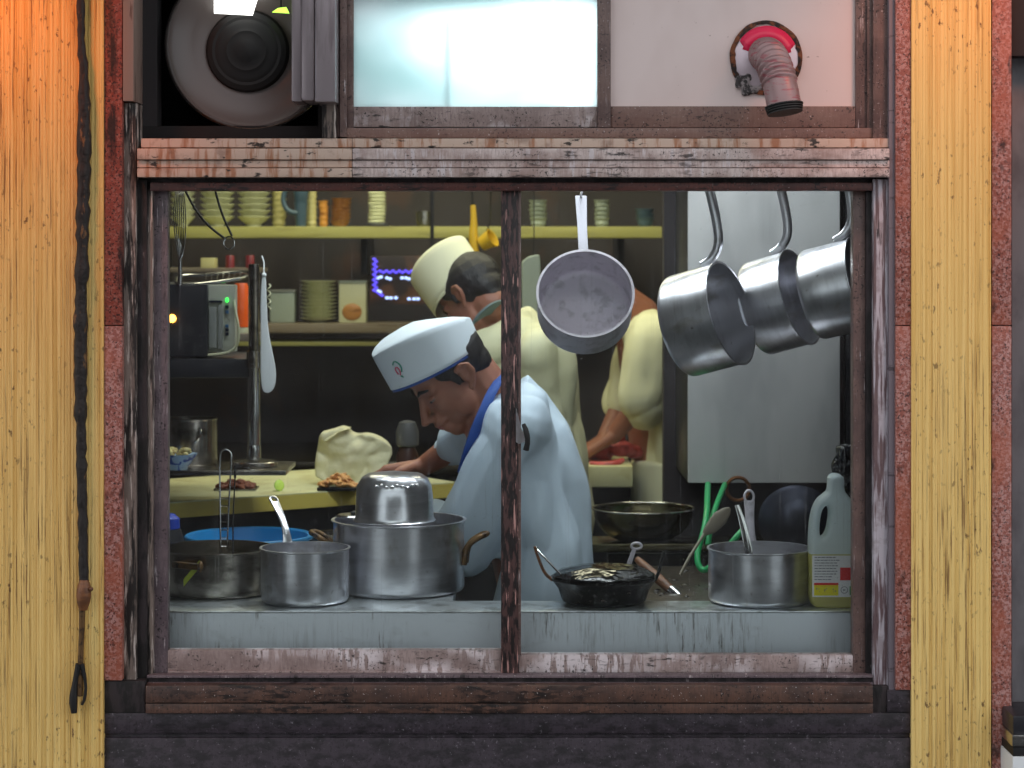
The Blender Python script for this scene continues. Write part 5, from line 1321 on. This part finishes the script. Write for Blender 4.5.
# chef in blue, bent over, facing left
ho = P(453, 376, .68)
arms1 = []
nS, nE, nW = P(514, 434, .57), P(466, 545, .61), P(405, 512, .78)
fS, fE, fW = P(488, 425, .84), P(456, 446, .96), P(424, 466, 1.03)
arms1.append((nS, nE, nW, (-.9, .3, -.1), (0, 0, -1), -1, .7))
arms1.append((fS, fE, fW, (-.95, .1, -.15), (0, -.2, -1), 1, .8))
hipn, hipf = Vector((.07, .64, .86)), Vector((.07, .74, .86))
X = Vector
cs = [((.07, .685, .70), X((.122, 0, 0)), X((0, .165, 0))), ((.072, .685, .84), X((.122, 0, .01)), X((0, .168, 0))), ((.075, .685, .98), X((.108, 0, .02)), X((0, .17, 0))), ((.055, .69, 1.10), X((.10, 0, .03)), X((0, .17, 0))), ((.022, .69, 1.20), X((.098, 0, .045)), X((0, .175, 0))), ((-.008, .69, 1.27), X((.085, 0, .05)), X((0, .16, 0))), ((-.020, .70, 1.315), X((.058, 0, .045)), X((0, .09, 0)))]
t1, M1, pt1, hat1 = person('chef in a pale blue coat and white cap bending over his work, facing left', (.06, .74, 0), ho, (-.70, -.26, -.66), (-.62, -.2, .74), 1.04, P(494, 404, .70), (P(514, 430, .58), P(498, 424, .80)), (hipn, hipf), 'coat_blue', arms1, ((.07, .62, 0), (.09, .77, 0)),
    coat_secs=cs, hands=[(nS, nE, nW, 0.55, .084, .080, .056), (fS, fE, fW, .10, .070, .050, .050)], hat_kw=dict(a=.115, bb=.088, x0=.014, z0=.044, hgt=.084, bulge=.014, tilt=-.25, back=.33),
    fold_kw=dict(vox=.006, sm=4, amp=.024, sc=8, stretch=(1, 1, .38)),
    collar=([P(466, 466, .60), P(473, 440, .575), P(483, 411, .580), P(495, 386, .61), P(505, 371, .69), P(500, 378, .80), P(485, 405, .82)], .048, (.75, .35, .55)))
# hat emblem strokes
for (pts_, m) in (([(.62, .35), (.60, .5), (.66, .55), (.70, .42), (.66, .32)], 'thread_pink'), ([(.60, .62), (.66, .70), (.74, .62), (.76, .48), (.72, .38)], 'thread_green'), ([(.66, .30), (.70, .24)], 'thread_green')):
    b = B(); add_tube(b, [pt1(u, v, 1.022 + .0, v * .6) + (pt1(u, v, 1.06, v * .6) - pt1(u, v, 1.0, v * .6)) * .12 for u, v in pts_], .0019, 6, smooth=1); obj('emblem', b, m, hat1)

# chef 2, back half turned
ho = P(476, 298, 1.52)
nS, nE, nW = P(540, 352, 1.36), P(553, 425, 1.40), P(525, 440, 1.62)
fS, fE, fW = P(484, 352, 1.66), P(484, 420, 1.74), P(478, 400, 1.9)
cs = [((.09, 1.52, .75), X((.13, 0, 0)), X((0, .15, 0))), ((.09, 1.52, .95), X((.125, 0, .0)), X((0, .16, 0))), ((.075, 1.52, 1.15), X((.125, 0, .02)), X((0, .17, 0))), ((.05, 1.51, 1.32), X((.115, 0, .01)), X((0, .17, 0))), ((.02, 1.51, 1.42), X((.085, 0, .03)), X((0, .13, 0))), ((.0, 1.51, 1.475), X((.05, 0, .03)), X((0, .07, 0)))]
person('chef in cream seen half from behind, tall cap bowed, beyond the chef in blue', (.08, 1.5, 0), ho, (-.60, .42, -.68), (-.54, .44, .72), 1.0, P(494, 322, 1.56), (P(535, 350, 1.40), P(490, 345, 1.62)), (Vector((.09, 1.43, .86)), Vector((.09, 1.62, .86))), 'coat_cream',
    [(nS, nE, nW, (-.9, .4, -.1), (0, 0, -1), -1, .7), (fS, fE, fW, (-.9, .4, -.1), (0, 0, -1), 1, .7)], ((.09, 1.43, 0), (.10, 1.63, 0)), coat_secs=cs,
    hands=[(nS, nE, nW, .5, .072, .062, .05), (fS, fE, fW, .5, .07, .06, .05), (P(483, 349, 1.46), P(525, 343, 1.42), P(525, 343, 1.42), 0, .062, .070, 0)], hat_m='hat_cream', collar_m='collar_grey', hat_kw=dict(a=.100, bb=.08, x0=.03, z0=.045, hgt=.115, bulge=.0),
    fold_kw=dict(vox=.008, sm=4, amp=.020, sc=8, stretch=(1, 1, .5)),
    collar=([P(467, 332, 1.42), P(476, 318, 1.40), P(490, 308, 1.41), P(503, 306, 1.47), P(508, 312, 1.56)], .05, (.45, -.5, .7)))

# chef 3, at the meat table
ho = P(600, 302, 2.16)
nS, nE, nW = P(650, 338, 2.04), P(643, 400, 2.02), P(613, 436, 2.06)
fS, fE, fW = P(640, 340, 2.34), P(625, 398, 2.36), P(605, 438, 2.26)
cx3 = P(672, 0, 2.2).x
cs = [((cx3 + .00, 2.2, .72), X((.10, 0, 0)), X((0, .16, 0))), ((cx3 + .0, 2.2, .95), X((.10, 0, .0)), X((0, .16, 0))), ((cx3 - .0, 2.2, 1.15), X((.10, 0, .02)), X((0, .17, 0))), ((cx3 - .03, 2.2, 1.30), X((.10, 0, .03)), X((0, .17, 0))), ((cx3 - .05, 2.2, 1.39), X((.075, 0, .03)), X((0, .13, 0))), ((cx3 - .08, 2.2, 1.44), X((.045, 0, .03)), X((0, .07, 0)))]
t3, _, _, _ = person('butcher in cream sleeves cutting meat, head hidden behind the round saucepan', (cx3, 2.2, 0), ho, (-.80, -.05, -.60), (-.6, 0, .8), 1.0, P(640, 316, 2.18), (P(650, 336, 2.07), P(645, 336, 2.32)), (Vector((cx3, 2.1, .86)), Vector((cx3, 2.3, .86))), 'coat_cream',
    [(nS, nE, nW, (-.75, .1, -.55), (-.3, 0, -1), -1, .8), (fS, fE, fW, (-.8, -.1, -.5), (0, 0, -1), 1, .8)], ((cx3, 2.1, 0), (cx3 + .01, 2.3, 0)), coat_secs=cs, skin_m='skin_hand',
    hands=[(nS, nE, nW, .12, .082, .078, .062), (fS, fE, fW, .12, .075, .07, .06)], hat_m='hat_cream', collar_m='collar_grey', fold_kw=dict(vox=.008, sm=4, amp=.020, sc=8, stretch=(1, 1, .5)))
b = B(); add_loft(b, [((cx3 - .01, 2.2, .55), X((.115, 0, 0)), X((0, .17, 0))), ((cx3 - .01, 2.2, .85), X((.112, 0, 0)), X((0, .172, 0))), ((cx3 - .012, 2.2, 1.03), X((.112, 0, 0)), X((0, .178, 0)))])
clothes('apron', b, 'hat_cream', t3, .008, 2, .005, 6, (1, 1, .3))
